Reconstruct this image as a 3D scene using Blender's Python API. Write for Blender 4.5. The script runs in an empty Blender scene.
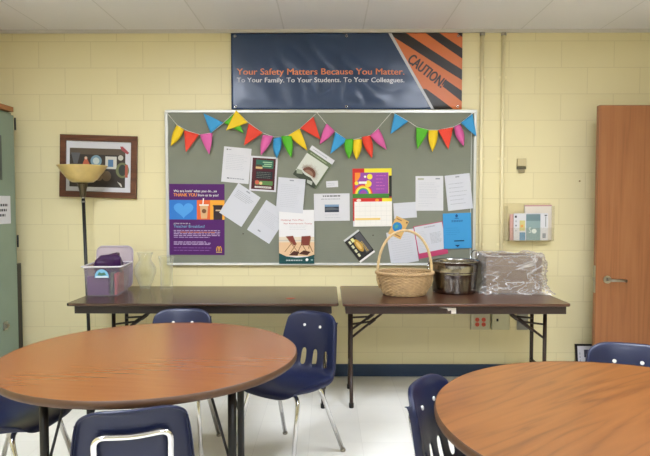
import bpy, bmesh, math, random
from mathutils import Vector, Matrix, noise as mnoise
random.seed(7)
C = bpy.context.scene.collection
PI = math.pi

# ------------------------------------------------------------------ camera, world, exposure
F_PX = 575.0; W_PX, H_PX = 650, 456
CAM_Z = 1.375; PITCH = math.atan(25/575); YAW = math.atan(3/575)
cam_d = bpy.data.cameras.new('camera'); cam_d.sensor_width = 36; cam_d.lens = F_PX/W_PX*36
cam_d.clip_start = 0.05
cam = bpy.data.objects.new('camera', cam_d); C.objects.link(cam)
cam.location = (0, 0, CAM_Z); cam.rotation_euler = (PI/2-PITCH, 0, YAW)
bpy.context.scene.camera = cam
world = bpy.data.worlds.new('world'); bpy.context.scene.world = world; world.use_nodes = True
world.node_tree.nodes['Background'].inputs[0].default_value = (1, .95, .88, 1)
world.node_tree.nodes['Background'].inputs[1].default_value = 0.02
vs = bpy.context.scene.view_settings
vs.view_transform = 'Standard'; vs.look = 'None'; vs.gamma = 1; vs.exposure = 0.0; vs.use_curve_mapping = False
LIGHT_COL = (.93, .99, 1.12); LIGHT_STR = 33.0
LIGHT_SPOTS = [(-1.25, 2.1), (1.25, 2.1), (-1.25, -0.6), (1.25, -0.6)]

# ------------------------------------------------------------------ pixel -> place
RM = cam.rotation_euler.to_matrix()
def ray(px, py): return RM @ Vector(((px-W_PX/2), (H_PX/2-py), -F_PX))
def at(px, py, Y):
    d = ray(px, py); t = Y/d.y
    return Vector((d.x*t, Y, CAM_Z+d.z*t))
def on(px, py, z):
    d = ray(px, py); t = (z-CAM_Z)/d.z
    return Vector((d.x*t, d.y*t, z))

# ------------------------------------------------------------------ materials
def lin(c):
    return tuple(((v/255)/12.92 if v/255 <= .04045 else ((v/255+.055)/1.055)**2.4) for v in c)
MATS = {}
def pm(name, rgb, rough=.5, metal=0.0, spec=.5, var=0.0, vscale=8, bump=0.0, bscale=60, trans=0.0, ior=1.45, coat=0.0):
    if name in MATS: return MATS[name]
    m = bpy.data.materials.new(name); m.use_nodes = True
    nt = m.node_tree; b = nt.nodes['Principled BSDF']
    c = lin(rgb)
    b.inputs['Base Color'].default_value = (*c, 1); b.inputs['Roughness'].default_value = rough
    b.inputs['Metallic'].default_value = metal; b.inputs['Specular IOR Level'].default_value = spec
    b.inputs['Transmission Weight'].default_value = trans; b.inputs['IOR'].default_value = ior
    b.inputs['Coat Weight'].default_value = coat
    tc = nt.nodes.new('ShaderNodeTexCoord')
    if var:
        n = nt.nodes.new('ShaderNodeTexNoise'); n.inputs['Scale'].default_value = vscale; n.inputs['Detail'].default_value = 4
        nt.links.new(tc.outputs['Object'], n.inputs['Vector'])
        r = nt.nodes.new('ShaderNodeValToRGB')
        r.color_ramp.elements[0].position = .3; r.color_ramp.elements[1].position = .7
        r.color_ramp.elements[0].color = (*[max(0, v*(1-var)) for v in c], 1)
        r.color_ramp.elements[1].color = (*[min(1, v*(1+var)) for v in c], 1)
        nt.links.new(n.outputs['Fac'], r.inputs['Fac']); nt.links.new(r.outputs['Color'], b.inputs['Base Color'])
    if bump:
        n2 = nt.nodes.new('ShaderNodeTexNoise'); n2.inputs['Scale'].default_value = bscale; n2.inputs['Detail'].default_value = 3
        nt.links.new(tc.outputs['Object'], n2.inputs['Vector'])
        bp = nt.nodes.new('ShaderNodeBump'); bp.inputs['Strength'].default_value = bump; bp.inputs['Distance'].default_value = .01
        nt.links.new(n2.outputs['Fac'], bp.inputs['Height']); nt.links.new(bp.outputs['Normal'], b.inputs['Normal'])
    MATS[name] = m; return m

def ink(rgb, rough=.55):
    return pm('print %d %d %d' % tuple(rgb), rgb, rough, spec=.3)

def brick_mat(name, col, mortar, bw, rh, msize, offset, shift=(0, 0), axes='xz', rough=.45, bump=.25, var=.03, vscale=3, invert=True):
    m = bpy.data.materials.new(name); m.use_nodes = True
    nt = m.node_tree; L = nt.links.new; b = nt.nodes['Principled BSDF']
    b.inputs['Roughness'].default_value = rough; b.inputs['Specular IOR Level'].default_value = .4
    tc = nt.nodes.new('ShaderNodeTexCoord'); sp = nt.nodes.new('ShaderNodeSeparateXYZ'); cb = nt.nodes.new('ShaderNodeCombineXYZ')
    L(tc.outputs['Object'], sp.inputs[0])
    for k, ax in enumerate(axes):
        a = nt.nodes.new('ShaderNodeMath'); a.operation = 'ADD'; a.inputs[1].default_value = shift[k]
        L(sp.outputs[ax.upper()], a.inputs[0]); L(a.outputs[0], cb.inputs[k])
    br = nt.nodes.new('ShaderNodeTexBrick'); br.offset = offset; br.offset_frequency = 2
    L(cb.outputs[0], br.inputs['Vector'])
    br.inputs['Scale'].default_value = 1; br.inputs['Mortar Size'].default_value = msize; br.inputs['Mortar Smooth'].default_value = .4
    br.inputs['Brick Width'].default_value = bw; br.inputs['Row Height'].default_value = rh; br.inputs['Bias'].default_value = 0
    c = lin(col)
    br.inputs['Color1'].default_value = (*[v*(1-var) for v in c], 1); br.inputs['Color2'].default_value = (*[min(1, v*(1+var)) for v in c], 1)
    br.inputs['Mortar'].default_value = (*lin(mortar), 1)
    n = nt.nodes.new('ShaderNodeTexNoise'); n.inputs['Scale'].default_value = vscale; n.inputs['Detail'].default_value = 5
    L(tc.outputs['Object'], n.inputs['Vector'])
    mr = nt.nodes.new('ShaderNodeMapRange'); mr.inputs[3].default_value = 1-var*1.5; mr.inputs[4].default_value = 1+var*1.5
    L(n.outputs['Fac'], mr.inputs[0])
    mx = nt.nodes.new('ShaderNodeMix'); mx.data_type = 'RGBA'; mx.blend_type = 'MULTIPLY'; mx.inputs[0].default_value = 1
    L(br.outputs['Color'], mx.inputs[6]); L(mr.outputs[0], mx.inputs[7]); L(mx.outputs[2], b.inputs['Base Color'])
    n2 = nt.nodes.new('ShaderNodeTexNoise'); n2.inputs['Scale'].default_value = 90; n2.inputs['Detail'].default_value = 3
    L(tc.outputs['Object'], n2.inputs['Vector'])
    ad = nt.nodes.new('ShaderNodeMath'); ad.operation = 'MULTIPLY_ADD'; ad.inputs[1].default_value = -1.0
    sc = nt.nodes.new('ShaderNodeMath'); sc.operation = 'MULTIPLY'; sc.inputs[1].default_value = .15
    L(n2.outputs['Fac'], sc.inputs[0]); L(br.outputs['Fac'], ad.inputs[0]); L(sc.outputs[0], ad.inputs[2])
    bp = nt.nodes.new('ShaderNodeBump'); bp.inputs['Strength'].default_value = bump; bp.inputs['Distance'].default_value = .006
    L(ad.outputs[0], bp.inputs['Height']); L(bp.outputs['Normal'], b.inputs['Normal'])
    return m

def wood_mat(name, dark, mid, light, rot=0, along='x', rough=.3, scale=1.0, band=.5, spec=.5, axes=None):
    m = bpy.data.materials.new(name); m.use_nodes = True
    nt = m.node_tree; L = nt.links.new; b = nt.nodes['Principled BSDF']
    b.inputs['Roughness'].default_value = rough; b.inputs['Specular IOR Level'].default_value = spec
    tc = nt.nodes.new('ShaderNodeTexCoord')
    mp0 = nt.nodes.new('ShaderNodeMapping'); mp0.inputs['Rotation'].default_value = (0, 0, rot)
    L(tc.outputs['Object'], mp0.inputs['Vector'])
    st = {'x': (.55, 5.5, 5.5), 'z': (5.5, 5.5, .4), 'y': (5.5, .55, 5.5)}[along]
    mp = nt.nodes.new('ShaderNodeMapping'); mp.inputs['Scale'].default_value = tuple(s*scale for s in st)
    L(mp0.outputs[0], mp.inputs['Vector'])
    n = nt.nodes.new('ShaderNodeTexNoise'); n.inputs['Scale'].default_value = 1.0; n.inputs['Detail'].default_value = 3; n.inputs['Distortion'].default_value = .4
    L(mp.outputs[0], n.inputs['Vector'])
    mu = nt.nodes.new('ShaderNodeMath'); mu.operation = 'MULTIPLY'; mu.inputs[1].default_value = 16
    fr = nt.nodes.new('ShaderNodeMath'); fr.operation = 'PINGPONG'; fr.inputs[1].default_value = 1
    L(n.outputs['Fac'], mu.inputs[0]); L(mu.outputs[0], fr.inputs[0])
    mp2 = nt.nodes.new('ShaderNodeMapping'); mp2.inputs['Scale'].default_value = tuple((s*5.5 if s > 1.0*scale else s*3) for s in st)
    L(mp0.outputs[0], mp2.inputs['Vector'])
    n2 = nt.nodes.new('ShaderNodeTexNoise'); n2.inputs['Scale'].default_value = 2.0; n2.inputs['Detail'].default_value = 4
    L(mp2.outputs[0], n2.inputs['Vector'])
    mix = nt.nodes.new('ShaderNodeMath'); mix.operation = 'MULTIPLY_ADD'; mix.inputs[1].default_value = band
    s2 = nt.nodes.new('ShaderNodeMath'); s2.operation = 'MULTIPLY'; s2.inputs[1].default_value = 1-band
    L(n2.outputs['Fac'], s2.inputs[0]); L(fr.outputs[0], mix.inputs[0]); L(s2.outputs[0], mix.inputs[2])
    r = nt.nodes.new('ShaderNodeValToRGB')
    r.color_ramp.elements[0].position = .12; r.color_ramp.elements[0].color = (*lin(dark), 1)
    r.color_ramp.elements[1].position = .8; r.color_ramp.elements[1].color = (*lin(light), 1)
    e = r.color_ramp.elements.new(.42); e.color = (*lin(mid), 1)
    L(mix.outputs[0], r.inputs['Fac']); L(r.outputs['Color'], b.inputs['Base Color'])
    MATS[name] = m; return m

def film_mat(name, tint, base, edge, rough=.15, dif=.5):
    """thin plastic film / clear sheet: transparent with a milky and a glossy share"""
    m = bpy.data.materials.new(name); m.use_nodes = True
    nt = m.node_tree; L = nt.links.new
    for nd in list(nt.nodes):
        if nd.type == 'BSDF_PRINCIPLED': nt.nodes.remove(nd)
    out = [n for n in nt.nodes if n.type == 'OUTPUT_MATERIAL'][0]
    tr = nt.nodes.new('ShaderNodeBsdfTransparent'); tr.inputs[0].default_value = (*lin(tint), 1)
    pb = nt.nodes.new('ShaderNodeBsdfPrincipled'); pb.inputs['Base Color'].default_value = (*lin(tint), 1); pb.inputs['Roughness'].default_value = rough
    pb.inputs['Specular IOR Level'].default_value = .8
    lw = nt.nodes.new('ShaderNodeLayerWeight'); lw.inputs['Blend'].default_value = .35
    mr = nt.nodes.new('ShaderNodeMapRange'); mr.inputs[3].default_value = base; mr.inputs[4].default_value = edge
    L(lw.outputs['Facing'], mr.inputs[0])
    mx = nt.nodes.new('ShaderNodeMixShader'); L(mr.outputs[0], mx.inputs[0]); L(tr.outputs[0], mx.inputs[1]); L(pb.outputs[0], mx.inputs[2])
    L(mx.outputs[0], out.inputs['Surface'])
    MATS[name] = m; return m

# ------------------------------------------------------------------ mesh builder (one mesh per part)
class MB:
    def __init__(s): s.v = []; s.f = []; s.fm = []; s.mats = []; s.cur = 0; s.smooth = []; s.sm = False
    def use(s, m):
        if m not in s.mats: s.mats.append(m)
        s.cur = s.mats.index(m); return s
    def add(s, verts, faces, smooth=None):
        o = len(s.v); s.v += [tuple(p) for p in verts]
        for f in faces:
            s.f.append([o+i for i in f]); s.fm.append(s.cur); s.smooth.append(s.sm if smooth is None else smooth)
    def box(s, x0, x1, y0, y1, z0, z1, M=None):
        vs_ = [Vector(p) for p in ((x0,y0,z0),(x1,y0,z0),(x1,y1,z0),(x0,y1,z0),(x0,y0,z1),(x1,y0,z1),(x1,y1,z1),(x0,y1,z1))]
        if M is not None: vs_ = [M @ p for p in vs_]
        s.add(vs_, [(3,2,1,0),(4,5,6,7),(0,1,5,4),(1,2,6,5),(2,3,7,6),(3,0,4,7)], False); return s
    def tube(s, pts, r, n=10, closed=False, caps=True, radii=None):
        pts = [Vector(p) for p in pts]; N = len(pts)
        rings = []; prev = None
        for i, p in enumerate(pts):
            if closed: t = (pts[(i+1) % N]-pts[i-1]).normalized()
            else: t = (pts[min(i+1, N-1)]-pts[max(i-1, 0)]).normalized()
            if prev is None:
                a = Vector((0,0,1)) if abs(t.z) < .9 else Vector((1,0,0))
                u = t.cross(a).normalized()
            else:
                u = (prev - t*prev.dot(t)).normalized()
            prev = u; w = t.cross(u)
            rr = radii[i] if radii else r
            rings.append([p+u*rr*math.cos(2*PI*k/n)+w*rr*math.sin(2*PI*k/n) for k in range(n)])
        verts = [q for rg in rings for q in rg]; faces = []
        for i in range(N if closed else N-1):
            j = (i+1) % N
            for k in range(n):
                faces.append((i*n+k, j*n+k, j*n+(k+1) % n, i*n+(k+1) % n))
        s.add(verts, faces, True)
        if caps and not closed:
            s.add(rings[0], [tuple(range(n))], False); s.add(rings[-1], [tuple(range(n))[::-1]], False)
        return s
    def lathe(s, prof, n=32, cx=0, cy=0, sx=1, sy=1, closed=False, smooth=True):
        """prof: list of (r, z)"""
        o = []
        for r, z in prof:
            for k in range(n):
                a = 2*PI*k/n; o.append((cx+r*sx*math.cos(a), cy+r*sy*math.sin(a), z))
        P = len(prof); faces = []
        for i in range(P if closed else P-1):
            j = (i+1) % P
            for k in range(n):
                faces.append((i*n+k, i*n+(k+1) % n, j*n+(k+1) % n, j*n+k))
        s.add(o, faces, smooth)
        if not closed:
            if prof[0][0] > 1e-5: s.add(o[:n], [tuple(range(n))[::-1]], False)
            if prof[-1][0] > 1e-5: s.add(o[(P-1)*n:], [tuple(range(n))], False)
        return s
    def prism(s, pts, y0, y1):
        """polygon in local x,z extruded along y"""
        n = len(pts)
        v = [(x, y0, z) for x, z in pts]+[(x, y1, z) for x, z in pts]
        f = [tuple(range(n)), tuple(range(n, 2*n))[::-1]]+[(i, n+i, n+(i+1) % n, (i+1) % n) for i in range(n)]
        s.add(v, f, False); return s
    def build(s, name, m=None, parent=None, loc=None, rz=0, bevel=0, seg=2, fixn=True):
        me = bpy.data.meshes.new(name); me.from_pydata(s.v, [], s.f)
        mats = s.mats if s.mats else [m]
        for q in mats: me.materials.append(q)
        for p, mi, sm in zip(me.polygons, s.fm, s.smooth): p.material_index = mi; p.use_smooth = sm
        if fixn:
            bm = bmesh.new(); bm.from_mesh(me); bmesh.ops.remove_doubles(bm, verts=bm.verts, dist=1e-6)
            bmesh.ops.recalc_face_normals(bm, faces=bm.faces); bm.to_mesh(me); bm.free()
        o = bpy.data.objects.new(name, me); C.objects.link(o)
        if parent is not None: o.parent = parent
        if loc is not None: o.location = loc
        if rz: o.rotation_euler = (0, 0, rz)
        if bevel:
            bv = o.modifiers.new('bevel', 'BEVEL'); bv.width = bevel; bv.segments = seg; bv.limit_method = 'ANGLE'; bv.angle_limit = .7
            me.polygons.foreach_set('use_smooth', [True]*len(me.polygons))
            wn = o.modifiers.new('wn', 'WEIGHTED_NORMAL')
        return o

def tag(o, label, cat, group=None):
    o['label'] = label; o['category'] = cat
    if group: o['group'] = group
    return o
def thing(name, label, cat, loc=(0,0,0), rz=0, group=None):
    o = bpy.data.objects.new(name, None); C.objects.link(o); o.empty_display_size = .1
    o.location = loc; o.rotation_euler = (0, 0, rz)
    return tag(o, label, cat, group)
def struct(o): o['kind'] = 'structure'; return o
KIDS = {}
def copy_tree(o, parent=None):
    c = o.copy(); C.objects.link(c)
    if parent is not None: c.parent = parent; c.matrix_parent_inverse = o.matrix_parent_inverse.copy()
    for ch in list(o.children): copy_tree(ch, c)
    return c
def arc(p0, p1, p2, n=6):
    """round a corner p0-p1-p2 (bezier)"""
    p0, p1, p2 = Vector(p0), Vector(p1), Vector(p2)
    return [(1-t)**2*p0+2*t*(1-t)*p1+t*t*p2 for t in [i/n for i in range(n+1)]]
def smooth_path(pts, r=.03, n=5, closed=False):
    pts = [Vector(p) for p in pts]; out = [pts[0]]
    for i in range(1, len(pts)-1):
        a, b, c = pts[i-1], pts[i], pts[i+1]
        ra = min(r, (a-b).length*.45); rc = min(r, (c-b).length*.45)
        out += arc(b+(a-b).normalized()*ra, b, b+(c-b).normalized()*rc, n)
    out.append(pts[-1]); return out
def round_rect(w, h, r, n=5):
    out = []
    for cx, cy, a0 in ((w/2-r, h/2-r, 0), (-w/2+r, h/2-r, PI/2), (-w/2+r, -h/2+r, PI), (w/2-r, -h/2+r, 1.5*PI)):
        for k in range(n+1):
            a = a0+PI/2*k/n; out.append((cx+r*math.cos(a), cy+r*math.sin(a)))
    return out

# ------------------------------------------------------------------ text meshes
TXT = {}
def text_geo(body, bold=0.0):
    k = (body, bold)
    if k not in TXT:
        cu = bpy.data.curves.new('lettering', 'FONT'); cu.body = body; cu.size = 1; cu.offset = bold; cu.resolution_u = 3
        ob = bpy.data.objects.new('lettering', cu)
        me = bpy.data.meshes.new_from_object(ob)
        TXT[k] = ([tuple(v.co[:2]) for v in me.vertices], [tuple(p.vertices) for p in me.polygons])
        bpy.data.objects.remove(ob); bpy.data.meshes.remove(me); bpy.data.curves.remove(cu)
    return TXT[k]

# ------------------------------------------------------------------ key dimensions
D = 4.52                                   # far wall
ZC = at(325, 30, D).z                      # ceiling
XL, XR, YB = -2.86, 2.98, -4.2             # side walls, wall behind the camera

# ------------------------------------------------------------------ the room
WALL = (226, 214, 168); WALL_M = (214, 201, 155)
m_wall = brick_mat('painted concrete block', WALL, WALL_M, .4064, .2032, .0035, .5, (.425, .013), 'xz', rough=.42, var=.012, bump=.10)
m_wall_s = brick_mat('painted concrete block side', WALL, WALL_M, .4064, .2032, .0035, .5, (.1, 0), 'yz', rough=.42, var=.012)
m_ceil = brick_mat('acoustic ceiling tile', (232, 230, 230), (216, 214, 212), .6096, 1.2192, .006, 0, (.34, -2.4), 'xy', rough=.85, bump=.2, var=.01)
m_floor = brick_mat('vinyl floor tile', (234, 232, 224), (214, 211, 203), .3048, .3048, .0012, 0, (.11, .1), 'xy', rough=.38, bump=.06, var=.035, vscale=5)
m_navy = pm('navy baseboard paint', (38, 58, 86), .4, var=.05)
m_trim = pm('white ceiling trim', (205, 200, 190), .5)

T = .12
struct(MB().box(XL-T, XR+1.2, YB-T, D+T, -T, 0).build('floor', m_floor))
struct(MB().box(XL-T, XR+1.2, YB-T, D+T, ZC, ZC+T).build('ceiling', m_ceil))
struct(MB().box(XL-T, XR+1.2, D, D+T, 0, ZC).build('wall_back', m_wall))
struct(MB().box(XL-T, XR+1.2, YB-T, YB, 0, ZC).build('wall_front', m_wall))
struct(MB().box(XL-T, XL, YB, D, 0, ZC).build('wall_left', m_wall_s))
DY = 4.20                                  # plane of the opened door
w = MB(); w.box(XR, XR+T, YB, DY-.96, 0, ZC); w.box(XR, XR+T, DY+.01, D, 0, ZC); w.box(XR, XR+T, DY-.96, DY+.01, 2.12, ZC)
struct(w.build('wall_right', m_wall_s))
struct(MB().box(XR+1.1, XR+1.2, YB, D, 0, ZC).build('wall_corridor', m_wall_s))
struct(MB().box(XL, XR, D-.012, D, 0, .098).build('baseboard_back', m_navy, bevel=.003))
struct(MB().box(XL, XL+.012, YB, D-.012, 0, .098).build('baseboard_left', m_navy))
w = MB(); w.box(XR-.012, XR, YB, DY-1.01, 0, .098); w.box(XR-.012, XR, DY+.06, D-.012, 0, .098)
struct(w.build('baseboard_right', m_navy))
struct(MB().box(XL, XR, D-.022, D, ZC-.024, ZC).build('trim_1', m_trim))
m_door_frame = pm('painted steel door frame', (120, 110, 95), .45)
w = MB(); w.box(XR-.02, XR+T+.01, DY-1.01, DY-.96, 0, 2.17); w.box(XR-.02, XR+T+.01, DY+.01, DY+.06, 0, 2.17); w.box(XR-.02, XR+T+.01, DY-.96, DY+.01, 2.12, 2.17)
struct(w.build('trim_2', m_door_frame))

# ceiling lamps (recessed troffers, behind and above the view)
def emit_mat():
    m = bpy.data.materials.new('lit lamp diffuser'); m.use_nodes = True; nt = m.node_tree
    b = nt.nodes['Principled BSDF']; b.inputs['Base Color'].default_value = (.8, .8, .8, 1)
    b.inputs['Emission Color'].default_value = (*LIGHT_COL, 1); b.inputs['Emission Strength'].default_value = LIGHT_STR
    return m
m_emit = emit_mat(); m_white_metal = pm('white enamel', (225, 224, 220), .4)
def make_light():
    r = thing('ceiling_light', 'recessed fluorescent ceiling light with a white frame and flat diffuser', 'ceiling light', (0,0,ZC), 0, 'ceiling lights')
    f = MB(); a, b_ = .305, .61
    for x0, x1, y0, y1 in ((-a,a,-b_,-b_+.03),(-a,a,b_-.03,b_),(-a,-a+.03,-b_+.03,b_-.03),(a-.03,a,-b_+.03,b_-.03)): f.box(x0,x1,y0,y1,-.014,0)
    f.build('frame', m_white_metal, r)
    MB().box(-a+.03, a-.03, -b_+.03, b_-.03, -.008, -.001).build('diffuser', m_emit, r)
    return r
l0 = make_light()
for i, (x, y) in enumerate(LIGHT_SPOTS):
    o = l0 if i == 0 else copy_tree(l0); o.location = (x, y, ZC)

# ------------------------------------------------------------------ shared materials
m_chrome = pm('polished chrome', (215, 215, 215), .13, 1.0)
m_steel = pm('brushed stainless steel', (150, 146, 140), .2, 1.0)
m_satin = pm('satin nickel', (165, 160, 150), .3, 1.0)
m_black = pm('black painted steel', (24, 23, 23), .4)
m_rubber = pm('black rubber', (22, 22, 22), .7)
m_navy_plastic = pm('navy moulded plastic', (15, 23, 54), .36, var=.05, vscale=3, bump=.04, bscale=300)
m_alu = pm('painted aluminium frame', (205, 205, 198), .4, .3)
m_oak = wood_mat('oak laminate', (110, 64, 31), (121, 72, 35), (127, 78, 39), rot=.12, along='x', rough=.25, scale=1.0, band=.14)
m_oak2 = wood_mat('oak laminate cathedral', (86, 50, 24), (120, 74, 34), (130, 82, 40), rot=-.62, along='x', rough=.36, scale=1.0, band=.45)
m_oak_edge = wood_mat('oak edge strip', (60, 38, 22), (76, 50, 29), (86, 58, 34), along='x', rough=.5, band=.2)
m_walnut = wood_mat('dark walnut laminate', (44, 29, 22), (60, 41, 31), (72, 50, 38), along='x', rough=.24, band=.3)
m_walnut2 = wood_mat('brown walnut laminate', (56, 33, 23), (76, 47, 33), (90, 58, 42), along='x', rough=.28, band=.3)
m_darkbrown = pm('dark brown painted steel', (52, 36, 30), .4)
m_door = wood_mat('oak door veneer', (126, 78, 44), (146, 92, 54), (156, 102, 62), along='z', rough=.4, scale=.8, band=.3)

# ------------------------------------------------------------------ the opened door
dx0 = at(596.5, 250, DY).x; dz1 = at(620, 105, DY).z
door = struct(thing('door_1', 'opened oak veneer door with a lever handle', 'door', (dx0, DY, 0)))
del door['category']
MB().box(0, XR-.03-dx0, 0, .045, .01, dz1).build('door_leaf', m_door, door, bevel=.004)
hp = at(607, 279.5, DY); hx, hz = hp.x-dx0, hp.z
hd = MB()
def ycyl(mb, cx, cz, r, y0, y1, n=20): mb.tube([(cx, y0, cz), (cx, y1, cz)], r, n)
ycyl(hd, hx, hz, .028, -.012, 0); ycyl(hd, hx, hz, .011, -.055, -.01)
hd.tube(smooth_path([(hx, -.05, hz), (hx+.03, -.058, hz), (hx+.075, -.056, hz), (hx+.118, -.05, hz-.004)], .02), .0105, 10)
hd.build('door_handle', m_satin, door)
lp = MB(); lp.box(-.0025, .001, .006, .039, hz-.1, hz+.1); lp.box(-.012, 0, .014, .03, hz-.01, hz+.014)
lp.build('latch_plate', m_satin, door)

# ------------------------------------------------------------------ metal cabinet at the left wall
m_cab = pm('sage green enamelled steel', (126, 142, 124), .42, var=.03)
cab_x = at(16.3, 200, 4.3).x; cab_z = at(14, 113, 4.3).z
cab = thing('storage_cabinet', 'tall sage green metal cabinet standing against the left wall', 'cabinet', (cab_x, 0, 0))
MB().box(XL+.012-cab_x, -.022, 3.36, 4.3, .02, cab_z).build('body', m_cab, cab, bevel=.004)
for y0, y1 in ((3.37, 3.828), (3.832, 4.29)):
    d_ = MB().box(-.02, 0, y0, y1, .06, cab_z-.02).build('door', m_cab, cab, bevel=.003)
    q = y1-.40 if y0 > 3.5 else y1-.06
    h_ = MB(); zc = at(2, 325.5, 4.12).z
    yy = at(2, 325.5, 4.12).y if y0 > 3.5 else y1-.05
    h_.box(0, .012, yy-.035, yy+.012, zc-.03, zc+.03); h_.box(.012, .03, yy-.03, yy+.004, zc-.012, zc+.012)
    h_.build('handle', m_satin, d_, bevel=.003)
    if y0 > 3.5:
        for py in (124, 241):
            zz = at(15, py, 4.3).z
            MB().tube([(.006, 4.296, zz-.045), (.006, 4.296, zz+.045)], .007, 8).build('hinge', m_black, d_)
        za, zb = at(1, 180, 4.1).z, at(1, 135, 4.1).z
        MB().box(0, .003, 3.9, 4.118, za, zb).build('vent_panel', pm('dark grey glass', (70, 78, 72), .3), d_, bevel=.001)
def onx(px, py, X):
    d_ = ray(px, py); t = X/d_.x; return Vector((X, d_.y*t, CAM_Z+d_.z*t))
sa, sb2 = onx(10, 196, cab_x), onx(10, 223.5, cab_x)
q = MB(); q.use(pm('white paper', (212, 211, 214), .7, spec=.2)); q.box(.0005, .0018, sa.y-.20, sa.y, sb2.z, sa.z); q.use(ink((70, 70, 74)))
for k, (ya, yb_) in enumerate(((-.16, -.035), (-.15, -.05), (-.17, -.07))):
    zz = sa.z-(sa.z-sb2.z)*(.33+.18*k); u = ya
    while u < yb_: q.box(.0019, .0023, sa.y+u, sa.y+min(u+.022, yb_), zz-.009, zz+.009); u += .03
tag(q.build('paper_sign', loc=(cab_x, 0, 0), fixn=False), 'white paper sign taped on the sage green cabinet door', 'sign')
m_brownwood = pm('brown wood board', (150, 100, 58), .5, var=.12, vscale=6)
tag(MB().box(XL+.02, cab_x+.012, 3.34, 4.27, cab_z+.001, cab_z+.038).build('shelf_board', m_brownwood, bevel=.003), 'brown wooden board lying on top of the sage green cabinet', 'board')
bx = at(21, 300, 4.4).x; bz = at(18, 264, 4.38).z
lb = thing('panel_board', 'dark green board with a black edge standing between the cabinet and the wall', 'board', (bx, 4.36, 0))
MB().box(-.4, -.022, 0, .05, 0, bz).build('panel', pm('dark green board', (66, 80, 72), .5), lb)
MB().box(-.022, 0, -.004, .054, 0, bz+.004).build('edge_strip', m_black, lb, bevel=.002)

# ------------------------------------------------------------------ folding tables
TZ = .737
def folding_table(label, x0, x1, yf, yb, mtop, msteel, flaps):
    cx, cy = (x0+x1)/2, (yf+yb)/2; hw, hd_ = (x1-x0)/2, (yb-yf)/2
    r = thing('folding_table', label, 'table', (cx, cy, 0), 0, None)
    rr = round_rect(2*hw, 2*hd_, .03, 4)
    t = MB(); n = len(rr)
    t.add([(x, y, TZ-.018) for x, y in rr]+[(x, y, TZ) for x, y in rr], [tuple(range(n))[::-1], tuple(range(n, 2*n))]+[(i, (i+1) % n, n+(i+1) % n, n+i) for i in range(n)], False)
    t.build('tabletop', mtop, r, bevel=.004)
    a = MB(); ax, ay = hw-(.022 if flaps else .045), hd_-.03; zt, zb = TZ-.0175, TZ-.070
    a.box(-ax, ax, -ay, -ay+.02, zb, zt); a.box(-ax, ax, ay-.02, ay, zb, zt)
    a.box(-ax, -ax+.02, -ay+.02, ay-.02, zb, zt); a.box(ax-.02, ax, -ay+.02, ay-.02, zb, zt)
    a.build('apron', msteel, r, bevel=.002)
    for sx in (-1, 1):
        lx = sx*(hw-.065)
        if label.startswith('dark'): lx = sx*(hw-.21 if sx < 0 else hw-.10)
        for sy in (-1, 1):
            l = MB()
            l.tube(smooth_path([(lx, sy*.125, TZ-.07), (lx, sy*.125, .20), (lx, sy*.185, .11), (lx, sy*.20, .02)], .03), .013, 10)
            lg = l.build('leg', msteel, r)
            MB().lathe([(.015, 0), (.0165, .006), (.0165, .03), (.014, .034)], 12, lx, sy*.2).build('foot_cap', m_rubber, lg)
            b_ = MB()
            p0, p1 = Vector((lx, sy*.112, TZ-.285)), Vector((lx-sx*.285, sy*.06, TZ-.068)); pm_ = p0.lerp(p1, .5)
            b_.tube([p0, p1], .0085, 8); b_.tube([p0.lerp(p1, .42), p0.lerp(p1, .58)], .013, 8)
            b_.tube([(lx, sy*.112, TZ-.19), pm_], .007, 8)
            b_.build('brace', msteel, r)
        MB().tube([(lx, -.125, TZ-.09), (lx, .125, TZ-.09)], .012, 10).build('crossbar', msteel, r)
        MB().tube([(lx, -.125, .24), (lx, .125, .24)], .010, 10).build('crossbar', msteel, r)
    return r
yf = on(450, 304, TZ).y; yb = D-.13
x_mid = (on(339.0, 303, TZ).x)
lx0 = on(62.5, 304.5, TZ).x
rx1 = on(570.5, 303.5, TZ).x
tl = folding_table('dark brown folding table with the plastic bin and glass vases on it', lx0, x_mid-.003, yf+.005, yb, m_walnut, pm('black brown steel', (36, 28, 26), .4), False)
tr_ = folding_table('brown folding table carrying the basket, bucket and bagged box', x_mid+.022, rx1, yf, yb+.02, m_walnut2, m_darkbrown, True)
# torn tape on the apron of the right table, red mark on the left one
m_tape = pm('white tape', (215, 205, 195), .5)
tpx = on(448, 310, TZ).x
tp = MB(); yy = yf+.03-.0025
x_a = at(440, 308, yf).x; x_b = at(457, 308, yf).x
tp.prism([(x_a, TZ-.028), (x_b, TZ-.03), (x_b, TZ-.066), (x_b-.03, TZ-.068), (x_b-.03, TZ-.045), (x_b-.05, TZ-.05), (x_b-.055, TZ-.035)], yy-.001, yy+.0015)
tag(tp.build('tape_strip', m_tape), 'torn white tape stuck on the front rail of the brown folding table', 'tape')
p = on(290, 298.5, TZ)
sc_ = MB(); sc_.prism([(-.028, -.006), (.03, -.008), (.034, .004), (.0, .009), (-.02, .006)], 0, .0012)
so = sc_.build('tape_scrap', pm('red tape', (196, 70, 52), .5)); so.rotation_euler = (PI/2, 0, 0); so.location = (p.x, p.y, TZ+.0013)
tag(so, 'scrap of red tape on the dark folding table top', 'tape')

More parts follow.
